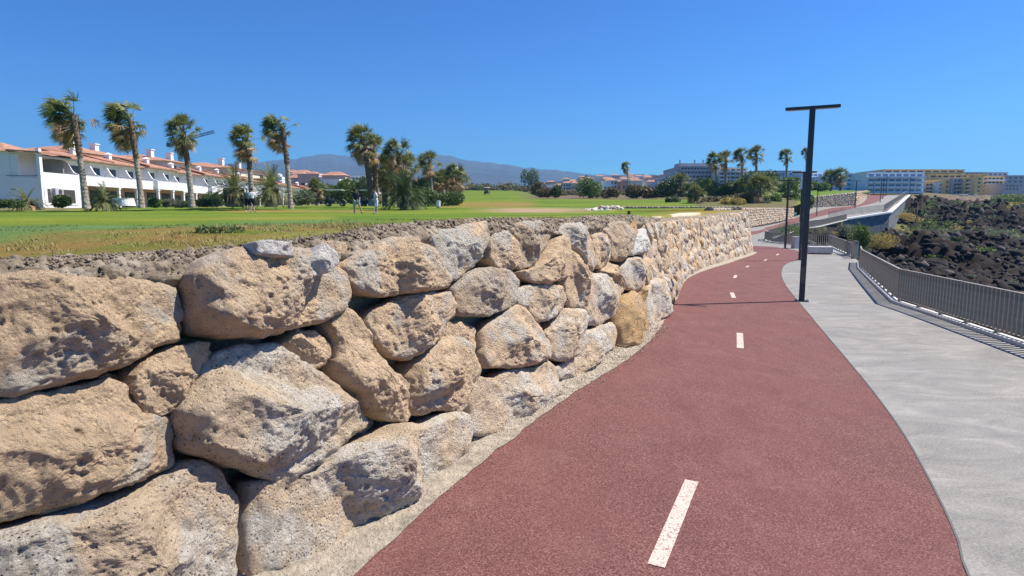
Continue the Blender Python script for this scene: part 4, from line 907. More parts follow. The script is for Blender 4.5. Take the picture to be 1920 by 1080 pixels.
for k, (u0, v0, Y, u1, v1, s) in enumerate([(1344, 372, 125, 1341, 301, 1.0), (1360, 370, 130, 1361, 299, 1.05), (1391, 368, 125, 1391, 293, 1.0), (1417, 360, 135, 1418, 289, 1.05), (1474, 358, 145, 1475, 292, .95), (1511, 350, 200, 1512, 286, .9)]):
    fan_palm(u0, v0, Y, u1, v1, ['leftmost of the four palms in front of the cream hotel', 'second palm from the left before the cream hotel', 'palm before the cream hotel with a thick grey trunk', 'tallest right palm of the group of four by the hotel', 'single palm rising left of the lamp posts', 'palm head showing just behind the nearest lamp post'][k], [1, 6, 7, 3, 2, 4][k], s, .42, .35, .25, GH, 14)
for k, (u0, v0, Y, v1, s) in enumerate([(1275, 368, 130, 341, 1.1), (1305, 386, 90, 366, .85), (1557, 358, 170, 333, 1.3), (1576, 358, 168, 330, 1.3), (1425, 390, 88, 352, 1.15), (1388, 372, 120, 352, 1.0), (1440, 372, 118, 350, 1.1)]):
    fan_palm(u0, v0, Y, u0, v1, ['shaggy palm below the stepped grey hotel', 'short bushy palm on the dry mound left of the second stone wall', 'dark palm left of a close pair before the blue building', 'dark palm right of a close pair before the blue building', 'bushy palm above the second stone wall', 'low palm crown among the dark shrubs', 'low palm crown behind the bushy one'][k], [3, 4, 6, 7, 5, 4, 3][k], s, .4, .15, .9)
def date_palm(u, v, Y, rad, hgt, label, seed, n=70, group=None, trunk_h=1.2, tr=.55):
    b = at(u, v, Y); r = empty('date_palm', tuple(b), label, 'palm tree', group); rr = random.Random(seed); mb = MB()
    for i in range(n):
        ph = rr.uniform(0, 6.283); th = R(rr.uniform(-8, 86)); d = Vector((math.cos(ph) * math.cos(th), math.sin(ph) * math.cos(th), math.sin(th))); p = Vector((0, 0, trunk_h)); L = rad * rr.uniform(.85, 1.1); K = 7; pts = [p]
        for k in range(K): d = (d + Vector((-.05, 0, -.16 - .05 * k * .5))).normalized(); p = p + d * L / K; pts.append(p)
        for k in range(K):
            a, b2 = pts[k], pts[k + 1]; dd = (b2 - a).normalized(); s = dd.cross(Vector((0, 0, 1))); s = s.normalized() if s.length > .01 else Vector((1, 0, 0)); up = s.cross(dd)
            mb.add([a - s * .03, a + s * .03, b2 + s * .02, b2 - s * .02], [(0, 1, 2, 3)])
            if k == 0: continue
            for q in (0, .33, .66):
                o = a.lerp(b2, q)
                for sg in (-1, 1):
                    ll = rad * .17 * (1.1 - .07 * k); e = o + (dd * .7 + s * sg + up * .35 + Vector((0, 0, -.1))).normalized() * ll; mb.add([o - dd * .035, o + dd * .035, e], [(0, 1, 2)])
    me = bpy.data.meshes.new('crown'); me.from_pydata(mb.v, [], mb.f); me.materials.append(M_palm if seed % 2 else M_palmd); link('crown', me, None, r)
    link('trunk', trunkmesh(trunk_h + .3, tr, tr * 1.05, (0, 0), seed, .8, 1.0), None, r); dm = MB()
    for i in range(18):
        ph = rr.uniform(0, 6.283); p = Vector((0, 0, trunk_h - .1)); d = Vector((math.cos(ph), math.sin(ph), -.2))
        q = p + d * rad * .4; e = q + Vector((d.x * .3, d.y * .3, -1)).normalized() * rad * .35; s = Vector((-d.y, d.x, 0)) * .12; dm.add([p - s * .3, p + s * .3, q + s, q - s, e], [(0, 1, 2, 3), (3, 2, 4)])
    me = bpy.data.meshes.new('dry_fronds'); me.from_pydata(dm.v, [], dm.f); me.materials.append(M_dry); link('dry_fronds', me, None, r); return r
date_palm(440, 388, 60, 2.9, 2, 'squat date palm directly left of the standing golfers', 3, trunk_h=1.5, tr=.75)
date_palm(509, 388, 60, 2.9, 2, 'squat date palm with a thick dark trunk right of the standing golfers', 5, trunk_h=1.5, tr=.6)
date_palm(757, 389, 58, 3.1, 2, 'huge low date palm spreading its fronds at the foot of the clump', 4, n=110, trunk_h=.8)
date_palm(50, 388, 54, 1.7, 1, 'low spiky palm in the bed before the blank white gable', 7, n=50, trunk_h=.3, tr=.3)
date_palm(196, 388, 53, 1.9, 1, 'broad low palm fanning out behind the leftmost palm trunk', 9, n=70, trunk_h=.5, tr=.3)
# shrubs
GS = 'low shrubs in the planting bed'
sh = [(122,389,54,1.35,.9,1.15,2600,.09,M_bush,'dark clipped hedge below the air conditioner window'), (12,390,52,2.2,1.2,.8,1800,.09,M_bush,'low green hedge at the foot of the blank gable'), (292,389,56,1.2,1,.85,1500,.09,M_bushl,'light green shrub left of the crane palm'), (322,389,57,1.2,1,.75,1400,.09,M_bushg,'grey green shrub left of the third palm trunk'), (385,388,60,1.6,1,.9,1500,.09,M_bush,'dark shrub right of the third palm trunk'), (410,385,66,2.0,1.2,1.3,1600,.1,M_bushl,'green shrub in front of the last terrace columns'), (352,388,62,1.0,1,.7,900,.09,M_bush,'small shrub behind the third palm trunk'),
 (575,386,70,2.2,1.5,1.6,1500,.12,M_bushg,'pale grey shrub right of the pale palm trunk'), (560,384,80,2.6,1.5,2.2,1500,.14,M_bush,'dark shrub behind the pale palm trunk'), (626,378,90,4.2,2.5,3.0,2600,.18,M_bush,'broad dark bush left behind the first golf cart'), (655,380,84,3.6,2,3.3,2600,.18,M_bushl,'tall olive bush behind the walking golfer'), (600,382,90,2.6,1.5,2.4,1500,.15,M_bushg,'grey bush between small palm and golf cart'), (680,382,80,2.4,1.5,3.2,1800,.15,M_bush,'dark bush at the left foot of the clump'),
 (800,386,70,2.0,1.4,1.9,2000,.12,M_bush,'dark green bush right of the huge date palm'), (818,386,72,1.4,1.2,1.5,1500,.11,M_bushl,'lighter bush left of the grey bin'), (843,385,70,2.2,1.5,1.6,2200,.11,M_bush,'rounded bush at the right end of the fairway planting'), (785,380,80,3,2,3.2,1800,.16,M_bush,'tall bush behind the huge date palm')]
for k, (u, v, Y, rx, ry, rz, n, lf, m, lab) in enumerate(sh):
    shrub('shrub', at(u, v, Y), rx, ry, rz, n, lf, m, 40 + k, lab, 'shrub', GS)
GS2 = 'bushes on the scrub behind the fairway'
rs = random.Random(5)
sc2 = [(1100, 371, 128, 3.4, 4.2, M_bushl, 'bright green round bush in the middle of the scrub'), (1045, 371, 130, 2, 2.6, M_bush, 'dark bush left of the bright green round bush'), (1012, 366, 150, 2.6, 3, M_bushb, 'brown bush by the pale track'), (993, 352, 330, 7, 10, M_bush, 'round dark tree at the top of the pale track'), (1022, 370, 131, 2.2, 2.0, M_bushb, 'low brown shrub right of the track end'), (1148, 371, 130, 2.6, 2.2, M_bushb, 'brown shrub right of the bright green bush'), (1196, 371, 130, 3.6, 3.0, M_bushb, 'wide brown shrub by the solitary palm foot'), (1222, 371, 132, 3.0, 2.4, M_bushb, 'dry shrub right of the solitary palm'), (1247, 372, 130, 3.5, 4.0, M_bush, 'dark green bush below the grey hotel corner'), (1292, 372, 128, 3.2, 3.4, M_bush, 'dark bush left of the hotel palms'), (1322, 372, 126, 3.4, 4.4, M_bushl, 'bright leafy tree below the grey hotel'),
 (1260, 383, 95, 1.6, 1.2, M_bush, 'small dark shrub on the green edge'), (1350, 372, 124, 3.0, 2.8, M_bush, 'dark tree at the foot of the leftmost hotel palm'), (1375, 371, 122, 3.0, 3.4, M_bush, 'dark tree between the hotel palms'), (1408, 368, 116, 3.4, 4.6, M_bush, 'large dark tree above the stone wall'), (1440, 362, 125, 3.6, 4.0, M_bush, 'dark tree below the blue hotel'), (1470, 360, 132, 4, 3.2, M_bushl, 'green hedge below the blue hotel windows'), (1490, 360, 135, 4, 3.2, M_bush, 'hedge end beside the sign post'), (1528, 358, 150, 4.5, 2.2, M_bushl, 'low hedge right of the nearest lamp post'),
 (1450, 388, 92, 2.1, 1.7, M_bushl, 'rounded green shrub above the second wall'), (1432, 391, 88, 1.6, 1.3, M_bushg, 'grey green shrub on top of the second wall'), (1378, 388, 85, 2.2, 1.3, M_bushy, 'yellowish low shrub left of the second wall top'), (1400, 386, 90, 2.6, 1.8, M_bushb, 'brown shrub on the dry mound'), (1340, 384, 95, 3, 1.4, M_bushb, 'flat brown shrub on the dry mound'), (1490, 398, 96, 2.2, 2.4, M_bushl, 'bright green shrub behind the lamp posts'), (1478, 394, 100, 2.6, 3.2, M_bush, 'dark shrub in the corner between the two walls'), (1508, 392, 102, 2.2, 2.8, M_bush, 'dark shrub at the foot of the upper wall')]
for k, (u, v, Y, rx, rz, m, lab) in enumerate(sc2):
    shrub('shrub', at(u, v, Y), rx, rx * .8, rz, 1700, .05 * rx + .07, m, 90 + k, lab, 'shrub', GS2)
GS3 = 'shrubs growing on the rocky shore'
sc3 = [(1610, 474, 36, 1.0, 1.75, M_bushl, 'tall feathery green bush behind the railing end post', 3600, .05), (1648, 462, 46, 1.5, 1.1, M_bushy, 'golden dry bush right of the feathery green one', 2200, .05), (1585, 440, 52, 1.3, 1.2, M_bushg, 'grey green bush in the gully before the bastion', 1500, .06), (1742, 462, 58, 3.4, .8, M_bushl, 'flat bright green cushion shrub on the dark rocks', 2600, .07), (1690, 448, 62, 3.0, .7, M_bush, 'dark olive cushion shrub left of the bright green one', 2000, .07), (1790, 452, 68, 3.2, .7, M_bushg, 'dusty green cushion shrub right of the bright green one', 2000, .07), (1700, 408, 100, 2, .9, M_bushy, 'small yellow shrub beside the white coping', 900, .09), (1895, 384, 170, 8, 3.2, M_bushl, 'wide bright green bush at the far right edge', 3600, .22), (1735, 405, 118, 3.6, .9, M_bush, 'dark cushion shrub above the bare reddish earth', 1500, .11), (1880, 440, 88, 4, .8, M_bushg, 'grey shrub among black rocks far right', 1500, .1), (1860, 460, 72, 3, .6, M_bushb, 'brown cushion shrub among black rocks', 1500, .09), (1480, 446, 52, 1.6, 1.2, M_bushl, 'loose green weeds behind the curved low railing', 1800, .05), (1510, 440, 56, 1.6, .9, M_bushg, 'pale twiggy weeds behind the curved low railing', 1500, .05), (1840, 500, 52, 1.6, .5, M_bushg, 'low grey shrub near the water worn rocks', 1200, .06)]
for k, (u, v, Y, rx, rz, m, lab, n, lf) in enumerate(sc3):
    p = at(u, v, Y)
    z = p[2] if k in (0, 11, 12) else p[2] - .15
    shrub('shrub', (p[0], p[1], z), rx, rx * .8, rz, n, lf, m, 150 + k, lab, 'shrub', GS3)
def cushions():
    r = np.random.default_rng(18); Zg2 = Zc.reshape(len(CY), len(CWD)); R2 = rocky.reshape(len(CY), len(CWD))
    for mi, (m, nm, cnt) in enumerate(((M_bushl, 'green_cushion_scrub', 420), (M_bushg, 'grey_cushion_scrub', 420), (M_bushy, 'dry_cushion_scrub', 130))):
        V, Fq, c = [], [], 0
        for k in range(cnt):
            y = 34 + 120 * r.random(); wv = 2 + 60 * r.random() ** 1.2; i = min(np.searchsorted(CY, y), len(CY) - 1); j = min(np.searchsorted(CWD, wv), len(CWD) - 1)
            if R2[i, j] > .8 and r.random() < .7: continue
            s = r.uniform(.8, 2.3) * y / 80; v, f = leafcloud(150, s, s, s * .38, .035 + y * .0011, 1000 + mi * 300 + k, 4); V.append(v + [poly_curve(XR, y) + wv, y, Zg2[i, j] - .12]); Fq.append(f + c); c += len(v)
        if V: stuff(npmesh(nm, np.vstack(V), np.vstack(Fq), m, smooth=False))
cushions()
def xyz(*a): return at(*a)
def on_land(u, v):                      # where the ray (u, v) meets the turf
    for Y in np.geomspace(2, 240, 900):
        p = at(u, v, Y); g = float(zland(np.array([p[0]]), np.array([p[1]]))[0])
        if p[2] <= g and p[0] < gb(np.array([p[1]]))[0]: return np.array([p[0], p[1], g])
    return at(u, v, 40)
for u, rx in ((436, .15), (408, .17), (382, .12)):
    q = on_land(u, 438); shrub('weed_clump', q - np.array([0, 0, .03]), rx, rx * .8, .10, 260, .013, M_bush, 301 + u, {436: 'dark green weed tuft in the dry turf near the wall, rightmost of three', 408: 'widest green weed patch in the dry turf near the wall', 382: 'thin green weed tuft in the dry turf, leftmost of three'}[u], 'weeds', lobes=4)

# ------------------------------------------------------------------ second and third stone walls
w2 = empty('stone_retaining_wall', (23.2, 60, float(zp(60))), 'sunlit stone wall beyond the path bend, below the dry mound', 'stone wall')
def face(root, name, A, B, **k):
    stone_face(name, A, B, root_off(root, k['zb0']), root_off(root, k['zb1']), root_off(root, k['zt0']), root_off(root, k['zt1']), k['size'], k['seed'], root, k['mats'], .6, k['rows'])
def root_off(r, z): return z
w2.location = (0, 0, 0)
A = at(1385, 436, 57); B = at(1487, 408, 85)
stone_face('stones', (18.6, 57.5), (B[0], B[1]), float(zp(57)) - .1, 1.35, 2.62, 2.85, .55, 5, w2, [ROCK['tan'], ROCK['mix'], ROCK['grey']], .6, 7)
w3 = empty('stone_retaining_wall', (0, 0, 0), 'upper stone wall under the green lawn edge, partly in shade', 'stone wall')
A = at(1500, 392, 106); B = at(1604, 386, 111); D = at(1626, 372, 170)
stone_face('stones', A[:2], B[:2], 2.2, 3.3, at(1500, 371, 106)[2], at(1604, 360, 111)[2], .6, 6, w3, [ROCK['dark'], ROCK['mix'], ROCK['grey']], .6, 7)
stone_face('corner_stones', B[:2], D[:2], 3.3, 6.4, at(1604, 360, 111)[2], at(1626, 357, 170)[2], .8, 8, w3, [ROCK['tan']], .6, 6)
# low grey wall across the green, rock pile, stake, bin
w4 = empty('low_stone_wall', (0, 0, 0), 'low grey stone wall crossing the green behind the white rock pile', 'stone wall')
A = at(1164, 394, 62); B = at(1392, 393, 62)
stone_face('stones', A[:2], B[:2], 2.1, 2.2, at(1164, 386.5, 62)[2], at(1392, 387, 62)[2], .4, 9, w4, [ROCK['dark']], .4, 3)
GRP = 'pale rocks piled at the edge of the sand'
for k in range(60):
    f = rs.random(); u = 1094 + 72 * f; Y = 55 + rs.random() * 3.5; top = min(1, f * 2.2) ; v = 396.5 - rs.random() * 7.5 * top
    p = at(u, v, Y); s = rs.uniform(.16, .33); bm = bmesh.new(); bmesh.ops.create_icosphere(bm, subdivisions=2, radius=s)
    for vt in bm.verts: vt.co += Vector((rs.uniform(-1, 1), rs.uniform(-1, 1), rs.uniform(-1, 1))) * s * .16; vt.co.z *= .75
    me = bpy.data.meshes.new('pale_rock'); bm.to_mesh(me); bm.free(); o = link('pale_rock', me, ROCK['white'] if k % 3 else ROCK['tan'], None, tuple(p)); tag(o, 'pale angular rock in the pile at the edge of the sand hollow', 'rock', GRP)
p = on_wall(1179, 409, .5); p = at(1179, 410, p[1] + .6)
r = empty('wooden_stake', tuple(p), 'short red brown stake standing in the turf behind the wall', 'stake'); hh_ = at(1179, 396.5, p[1])[2] - p[2]
MB().box(-.03, .03, -.03, .03, -.1, hh_).build('post', simple('red_stake', (.16, .05, .03), .8), r); MB().box(-.034, .034, -.034, .034, hh_, hh_ + .012).build('cap', M_dark, r)
p = at(822, 388, 66); r = empty('litter_bin', tuple(p), 'small pale round bin in front of the fairway bushes', 'bin')
MB().cyl((0, 0, .05), (0, 0, .62), .22, .24, 14).build('body', M_white, r); MB().cyl((0, 0, .62), (0, 0, .70), .26, .2, 14).build('lid', M_greyp, r); MB().cyl((0, 0, -.1), (0, 0, .05), .2, .2, 14).build('foot', M_greyp, r)

# ------------------------------------------------------------------ terraces of white houses on the left
def terrace_house():
    r = empty('terrace_house', (0, 0, 0), '-', 'house', 'white terrace houses with clay tile roofs'); W = 7.8
    MB().box(-11, -2.2, 0, W, 2.85, 5.75).build('upper_wall', M_white, r); MB().box(-11, -2.2, .002, W - .002, -1, 2.84).build('ground_wall', M_peach, r)
    MB().box(-2.2, 0, 0, W, 2.62, 2.86).build('balcony_floor', M_white, r); MB().box(-.14, .02, 0, W, 2.87, 3.72).box(-.16, .04, 0, W, 3.72, 3.78).build('balcony_parapet', M_white, r)
    for y in (.12, W / 2):
        pts = [(-2.2, 2.86), (-.15, 2.86), (-.15, 3.85), (-.35, 3.9), (-.7, 4.05), (-1.0, 4.45), (-1.25, 4.95), (-1.55, 5.3), (-1.9, 5.4), (-2.2, 5.4)]
        MB().prism(pts, 'y', y - .1, y + .1).build('wing_wall', M_white, r)
        MB().box(-.4, -.1, y + .1, y + .4, -1, 2.61).box(-.46, -.04, y + .04, y + .46, 2.35, 2.6).build('column', M_white, r)
        wn_ = MB().box(-2.25, -2.16, y + .75, y + 2.95, 2.95, 5.0).build('window', M_dark, r); MB().box(-2.155, -2.13, y + .82, y + 1.80, 3.02, 4.93).box(-2.155, -2.13, y + 1.90, y + 2.88, 3.02, 4.93).build('pane', M_glass, wn_)
        d = MB().box(-2.25, -2.16, y + .8, y + 3.1, 0, 2.2).build('terrace_door', M_dark, r); MB().box(-2.155, -2.13, y + .88, y + 1.9, .05, 2.12).box(-2.155, -2.13, y + 2.0, y + 3.02, .05, 2.12).build('pane', M_glass, d)
        MB().bar((-.06, y + .5, 3.93), (-.06, y + 3.6, 3.93), .03).bar((-.06, y + .5, 3.78), (-.06, y + .5, 3.93), .03).bar((-.06, y + 3.6, 3.78), (-.06, y + 3.6, 3.93), .03).build('handrail', M_post, r)
    MB().box(-2.3, -1.3, 0, W, 5.45, 5.62).build('eave_beam', M_cream, r)
    x0, x1, z0, z1 = -.95, -12, 5.62, 7.0; rm = -6.2
    mb = MB().add([(x0, -.1, z0), (x0, W + .1, z0), (x1, W + .1, z0), (x1, -.1, z0), (rm, 2.2, z1), (rm, W - .9, z1), (x0, -.1, z0 + .16), (x0, W + .1, z0 + .16), (x1, W + .1, z0 + .16), (x1, -.1, z0 + .16)],
        [(3, 2, 1, 0), (0, 1, 7, 6), (1, 2, 8, 7), (2, 3, 9, 8), (3, 0, 6, 9), (6, 7, 5, 4), (8, 9, 4, 5), (9, 6, 4), (7, 8, 5)])
    rf = mb.build('roof', M_tile, r); MB().bar((x0, -.1, z0 + .2), (rm, 2.2, z1 + .04), .28, .14).bar((rm, 2.2, z1 + .03), (rm, W - .9, z1 + .03), .24, .12).bar((x0, W + .1, z0 + .2), (rm, W - .9, z1 + .04), .24, .12).build('ridge_tiles', simple('ridge_tile', (.30, .13, .08), .9, .3, 3), rf)
    ch = MB().box(-5.55, -4.95, W - 1.55, W - .95, 6.3, 7.35).build('chimney', M_white, r); MB().add([(-5.65, W - 1.65, 7.35), (-4.85, W - 1.65, 7.35), (-4.85, W - .85, 7.35), (-5.65, W - .85, 7.35), (-5.25, W - 1.25, 7.65)], [(3, 2, 1, 0), (0, 1, 4), (1, 2, 4), (2, 3, 4), (3, 0, 4)]).build('chimney_cap', M_white, ch)
    return r
proto = terrace_house()
ordn = ['white terrace house directly behind the leftmost palm trunk', 'white terrace house left of the second tall palm', 'white terrace house right of the second tall palm', 'white terrace house behind the third palm with the crane above', 'white terrace house just right of the third palm trunk', 'last clearly seen terrace house, left of the squat date palm', 'terrace house hidden behind the first squat date palm']
ordf = ['far white terrace house between the two squat date palms', 'far white terrace house behind the second squat date palm', 'far terrace house right behind the pale palm trunk', 'far terrace house just right of the pale palm trunk', 'far white terrace roof left of the small stout palm', 'far terrace roof behind the small stout palm', 'farthest terrace roofs in line, first past the small palm', 'farthest terrace house of the whole row', 'terrace house of the row above the first golf cart']
for k in range(15):
    y = 72.0 + 7.85 * k; hx = proto if k == 0 else copy_tree(proto)
    hx.location = (-50 - (.6 if k % 2 else 0) + (max(0, k - 7) ** 1.4) * .2, y, 2.72 + (k % 3) * .08 - max(0, k - 6) * .1); hx['label'] = (ordn + ordf)[k]
# end house with loggia and gable towards the camera
r = empty('end_house', (-50, 66, 2.72), 'blank white gable house at the left edge with open corner loggia', 'house')
MB().box(-30, 0, 0, 5.9, -1, 2.9).build('ground_storey', M_white, r); MB().box(-30, -3.2, .002, 5.9, 2.9, 5.9).build('upper_storey', M_white, r)
MB().box(-3.2, 0, 0, .16, 2.9, 3.15).box(-.16, 0, .16, 5.9, 2.9, 3.75).build('parapet', M_white, r); MB().box(-.35, .02, .0, .4, 3.15, 6.2).build('pillar', M_white, r); MB().box(-3.2, -2.4, .1, .3, 3.15, 5.6).build('pier', M_white, r)
MB().box(-3.2, -.35, .02, .3, 5.62, 5.84).box(-.3, -.05, .4, 5.9, 5.3, 5.5).build('pergola_beam', M_cream, r); MB().box(-3.2, -.6, 4.2, 4.4, 2.9, 5.4).build('back_wall', M_greyp, r)
MB().bar((-3.6, -.03, 3.35), (-.3, -.03, 3.35), .05).bar((-5.6, -.03, 3.05), (-5.6, -.03, 3.6), .3, .05).build('dark_rail', M_post, r)
f_ = MB().box(-.02, .06, .3, 5.4, .3, 2.2).build('window_surround', M_white, r); MB().box(.0, .07, 2.6, 4.9, .5, 2.0).build('window', M_dark, f_); MB().box(.0, .065, .7, 1.2, .5, 2.0).build('narrow_window', M_dark, f_)
a_ = MB().box(.07, .5, 1.3, 2.5, 1.35, 2.1).build('air_conditioner', M_lgrey, r, bevel=.03); MB().cyl((.5, 2.0, 1.72), (.53, 2.0, 1.72), .27, .27, 18).build('fan_grille', M_dark, a_)
for x in (-8.8, -3, -7, -14.6, -12): MB().box(x - .22, x + .22, -.04, .01, 1.85 if x != -7 else 1.0, 1.97 if x != -7 else 1.15).build('vent', M_greyp, r)
def hiproof(root, x0, x1, y0, y1, z0, h, name='roof', over=.5, mat=None):
    x0 -= over; x1 += over; y0 -= over; y1 += over; wx, wy = x1 - x0, y1 - y0; q = min(wx, wy) / 2 * .98
    if wx > wy: a, b = (x0 + q, (y0 + y1) / 2, z0 + h), (x1 - q, (y0 + y1) / 2, z0 + h); fs = [(0, 1, 5, 4), (2, 3, 4, 5), (3, 0, 4), (1, 2, 5), (3, 2, 1, 0)]
    else: a, b = ((x0 + x1) / 2, y0 + q, z0 + h), ((x0 + x1) / 2, y1 - q, z0 + h); fs = [(0, 1, 4), (1, 2, 5, 4), (2, 3, 5), (3, 0, 4, 5), (3, 2, 1, 0)]
    return MB().add([(x0, y0, z0), (x1, y0, z0), (x1, y1, z0), (x0, y1, z0), a, b], fs).build(name, mat or M_tile, root)
hiproof(r, -30, -3.4, 0, 5.9, 5.9, 1.25, over=.35); MB().add([(-3.2, -.3, 6.1), (.3, -.3, 5.85), (.3, 6.3, 5.85), (-3.2, 6.3, 6.5), (-3.2, -.3, 5.95), (.3, -.3, 5.7), (.3, 6.3, 5.7), (-3.2, 6.3, 6.3)], [(0, 1, 2, 3), (7, 6, 5, 4), (0, 4, 5, 1), (1, 5, 6, 2), (2, 6, 7, 3), (3, 7, 4, 0)]).build('loggia_roof', M_tile, r)
# big apartment terrace with clay roofs behind
r = empty('apartment_block', (-72, 100, 2.7), 'long cream apartment block with clay roofs and chimneys behind the terrace', 'building')
for k, (x0, x1, y0, y1, h) in enumerate([(-14, 4, 0, 16, 8.9), (-14, 6, 18, 38, 9.3), (-14, 9, 40, 66, 9.6)]):
    MB().box(x0, x1, y0, y1, -1, h).build('wall', M_cream, r); rf = hiproof(r, x0, x1, y0, y1, h, 2.1, over=.7)
    for q in range(4):
        yy = y0 + 2.5 + q * (y1 - y0 - 4) / 3.4; MB().box(x1, x1 + .06, yy, yy + 2, h - 2.2, h - .7).build('window', M_dark, r)
        MB().box(x1, x1 + 1.0, yy - .5, yy + 2.6, h - 3.2, h - 2.4).build('balcony', M_white, r)
    for q in (.25, .6): MB().box(x1 - 6, x1 - 5, y0 + (y1 - y0) * q, y0 + (y1 - y0) * q + 1, h + .8, h + 2.5).box(x1 - 6.15, x1 - 4.85, y0 + (y1 - y0) * q - .15, y0 + (y1 - y0) * q + 1.15, h + 2.5, h + 2.65).build('chimney', M_white, r)
# dome
p = at(524, 331, 210); r = empty('domed_roof', (p[0], p[1], p[2] - 6), 'small white dome showing above the far terrace roofs', 'dome')
bm = bmesh.new(); bmesh.ops.create_uvsphere(bm, u_segments=20, v_segments=12, radius=1.0); me = bpy.data.meshes.new('dome')
for vt in bm.verts: vt.co.z = max(vt.co.z, -.2) * 1.0; vt.co.z += 6; 
bm.to_mesh(me); bm.free(); link('dome', me, M_white, r); MB().box(-1.3, 1.3, -1.3, 1.3, -1, 5.85).build('drum', M_white, r)
# tower crane
p = at(340, 320, 260); zt = at(340, 262, 260)[2]; M_crane = simple('crane_blue', (.03, .12, .22), .5)
r = empty('tower_crane', tuple(p), 'blue lattice tower crane rising behind the terrace roofs', 'crane'); H = zt - p[2]
def lattice(root, name, a, b, w_, n, up=(0, 0, 1)):
    a, b = Vector(a), Vector(b); d = (b - a).normalized(); u1 = Vector(up); s1 = d.cross(u1).normalized() * w_ / 2; s2 = d.cross(s1).normalized() * w_ / 2; mb = MB(); cs = [s1 + s2, s1 - s2, -s1 - s2, -s1 + s2]; th = w_ * .13
    for c in cs: mb.bar(a + c, b + c, th)
    for k in range(n):
        p0, p1 = a.lerp(b, k / n), a.lerp(b, (k + 1) / n)
        for q in range(4): mb.bar(p0 + cs[q], p1 + cs[(q + 1) % 4], th * .7); mb.bar(p0 + cs[q], p0 + cs[(q + 1) % 4], th * .7)
    return mb.build(name, M_crane, root)
lattice(r, 'mast', (0, 0, -4), (0, 0, H + 1.5), 1.3, 14, (1, 0, 0)); lattice(r, 'jib', (0, 0, H - .6), (15.2, -1, H + 3.2), .9, 14); lattice(r, 'counter_jib', (0, 0, H - .6), (-4.6, .3, H - 1.8), .9, 4)
MB().box(-5.3, -3.8, -.5, .9, H - 2.9, H - 1.3).build('counterweight', M_crane, r); MB().box(-.9, .7, -.9, .7, H - 2.2, H - .8).build('cab', M_crane, r)
p = at(552, 335, 400); r = empty('tower_crane', tuple(p), 'tiny dark distant crane between pale palm trunk and white building', 'crane'); lattice(r, 'mast', (0, 0, -3), (0, 0, 3.4), .7, 6, (1, 0, 0)); lattice(r, 'jib', (-1.5, 0, .9), (5, 0, .7), .5, 6)

# ------------------------------------------------------------------ distant buildings
WIN = {}
M_bglass = simple('blue_shaded_glass', (.13, .19, .30), .3, .2, 1, spec=.6)
def unitbox(mat, key):
    if key not in WIN: me = MB().box(-.5, .5, -.5, .5, 0, 1).mesh('window'); me.materials.append(mat); WIN[key] = me
    return WIN[key]
def put_window(root, x, y, z, sx, sy, sz, mat=M_glass, name='window'):
    o = bpy.data.objects.new(name, unitbox(mat, mat.name)); col.objects.link(o); o.parent = root; o.location = (x, y, z); o.scale = (sx, sy, sz); return o
def hotel(name, label, u0, u1, vb, Y, vt, depth, floors, mat, style='bands', cols=8, cat='building', yaw=0, group=None, bmat=None, step=0, side=True, roofmat=None):
    a, b = at(u0, vb, Y), at(u1, vb, Y); W = b[0] - a[0]; H = at(u0, vt, Y)[2] - a[2]
    r = empty(name, tuple(a), label, cat, group, yaw); fh = H / floors; bm_ = bmat or M_white
    for k in range(floors if step else 1):
        ins = step * k * fh
        MB().box(ins, W, (.0 if not step else k * .8), depth, (-8 if k == 0 else k * fh), (H if not step else (k + 1) * fh - .001)).build('wall', mat, r)
    MB().box(step * (floors - 1) * fh - .15, W + .15, -.15 if not step else floors * .5, depth, H, H + .5).build('roof_parapet', roofmat or mat, r)
    for k in range(floors):
        ins = step * k * fh; y0 = (k * .8 if step else 0); z = k * fh
        if style in ('bands', 'both'):
            MB().box(ins + .3, W - .3, y0 - 1.3, y0 - .02, z + .05, z + .25).box(ins + .3, W - .3, y0 - 1.4, y0 - 1.25, z + .1, z + fh * .38).build('balcony', bm_, r)
            if side: MB().box(W + .02, W + 1.2, 1, depth - 1, z + .1, z + fh * .38).build('side_balcony', bm_, r)
        cw = (W - ins - 1) / cols
        for c in range(cols):
            x = ins + .5 + cw * (c + .5); put_window(r, x, y0 - .02, z + fh * (.30 if style != 'dots' else .35), cw * (.72 if style != 'dots' else .5), .12, fh * (.52 if style != 'dots' else .45), M_bglass if mat is M_blue else (M_dark if style != 'dots' else M_glass))
            if style == 'both' and c % 2 == 0: MB().box(x + cw * .46, x + cw * .54, y0 - 1.35, y0 - .02, z + .1, z + fh * .9).build('fin', mat, r)
    return r
hotel('hotel', 'stepped lilac grey hotel with long shaded balconies above the scrub', 1241, 1345, 352, 330, 312, 40, 5, M_lgrey, 'bands', 11, 'hotel', step=1.15, bmat=M_lgrey)
p = at(1273, 312, 335); r = empty('rooftop_block', (p[0], p[1], p[2]), 'grey plant room block with masts on top of the stepped hotel', 'roof structure'); MB().box(0, 20, 0, 10, -2, 1.7).build('wall', M_lgrey, r)
for x in (.5, 8.5, 13): MB().box(x, x + .5, 1, 1.5, 1.7, 3.6).build('mast', M_greyp, r)
hotel('hotel', 'cream white hotel with rounded balconies behind the four palms', 1346, 1400, 352, 320, 316, 30, 5, M_cream, 'bands', 5, 'hotel', bmat=M_white)
hotel('hotel', 'pale blue hotel with rows of square windows and a dark roof line', 1416, 1500, 352, 300, 322, 26, 3, M_blue, 'dots', 12, 'hotel', bmat=M_blue, roofmat=M_greyp)
hotel('hotel', 'low white hotel wing right of the cream hotel', 1398, 1420, 352, 310, 325, 20, 3, M_cream, 'bands', 3, 'hotel')
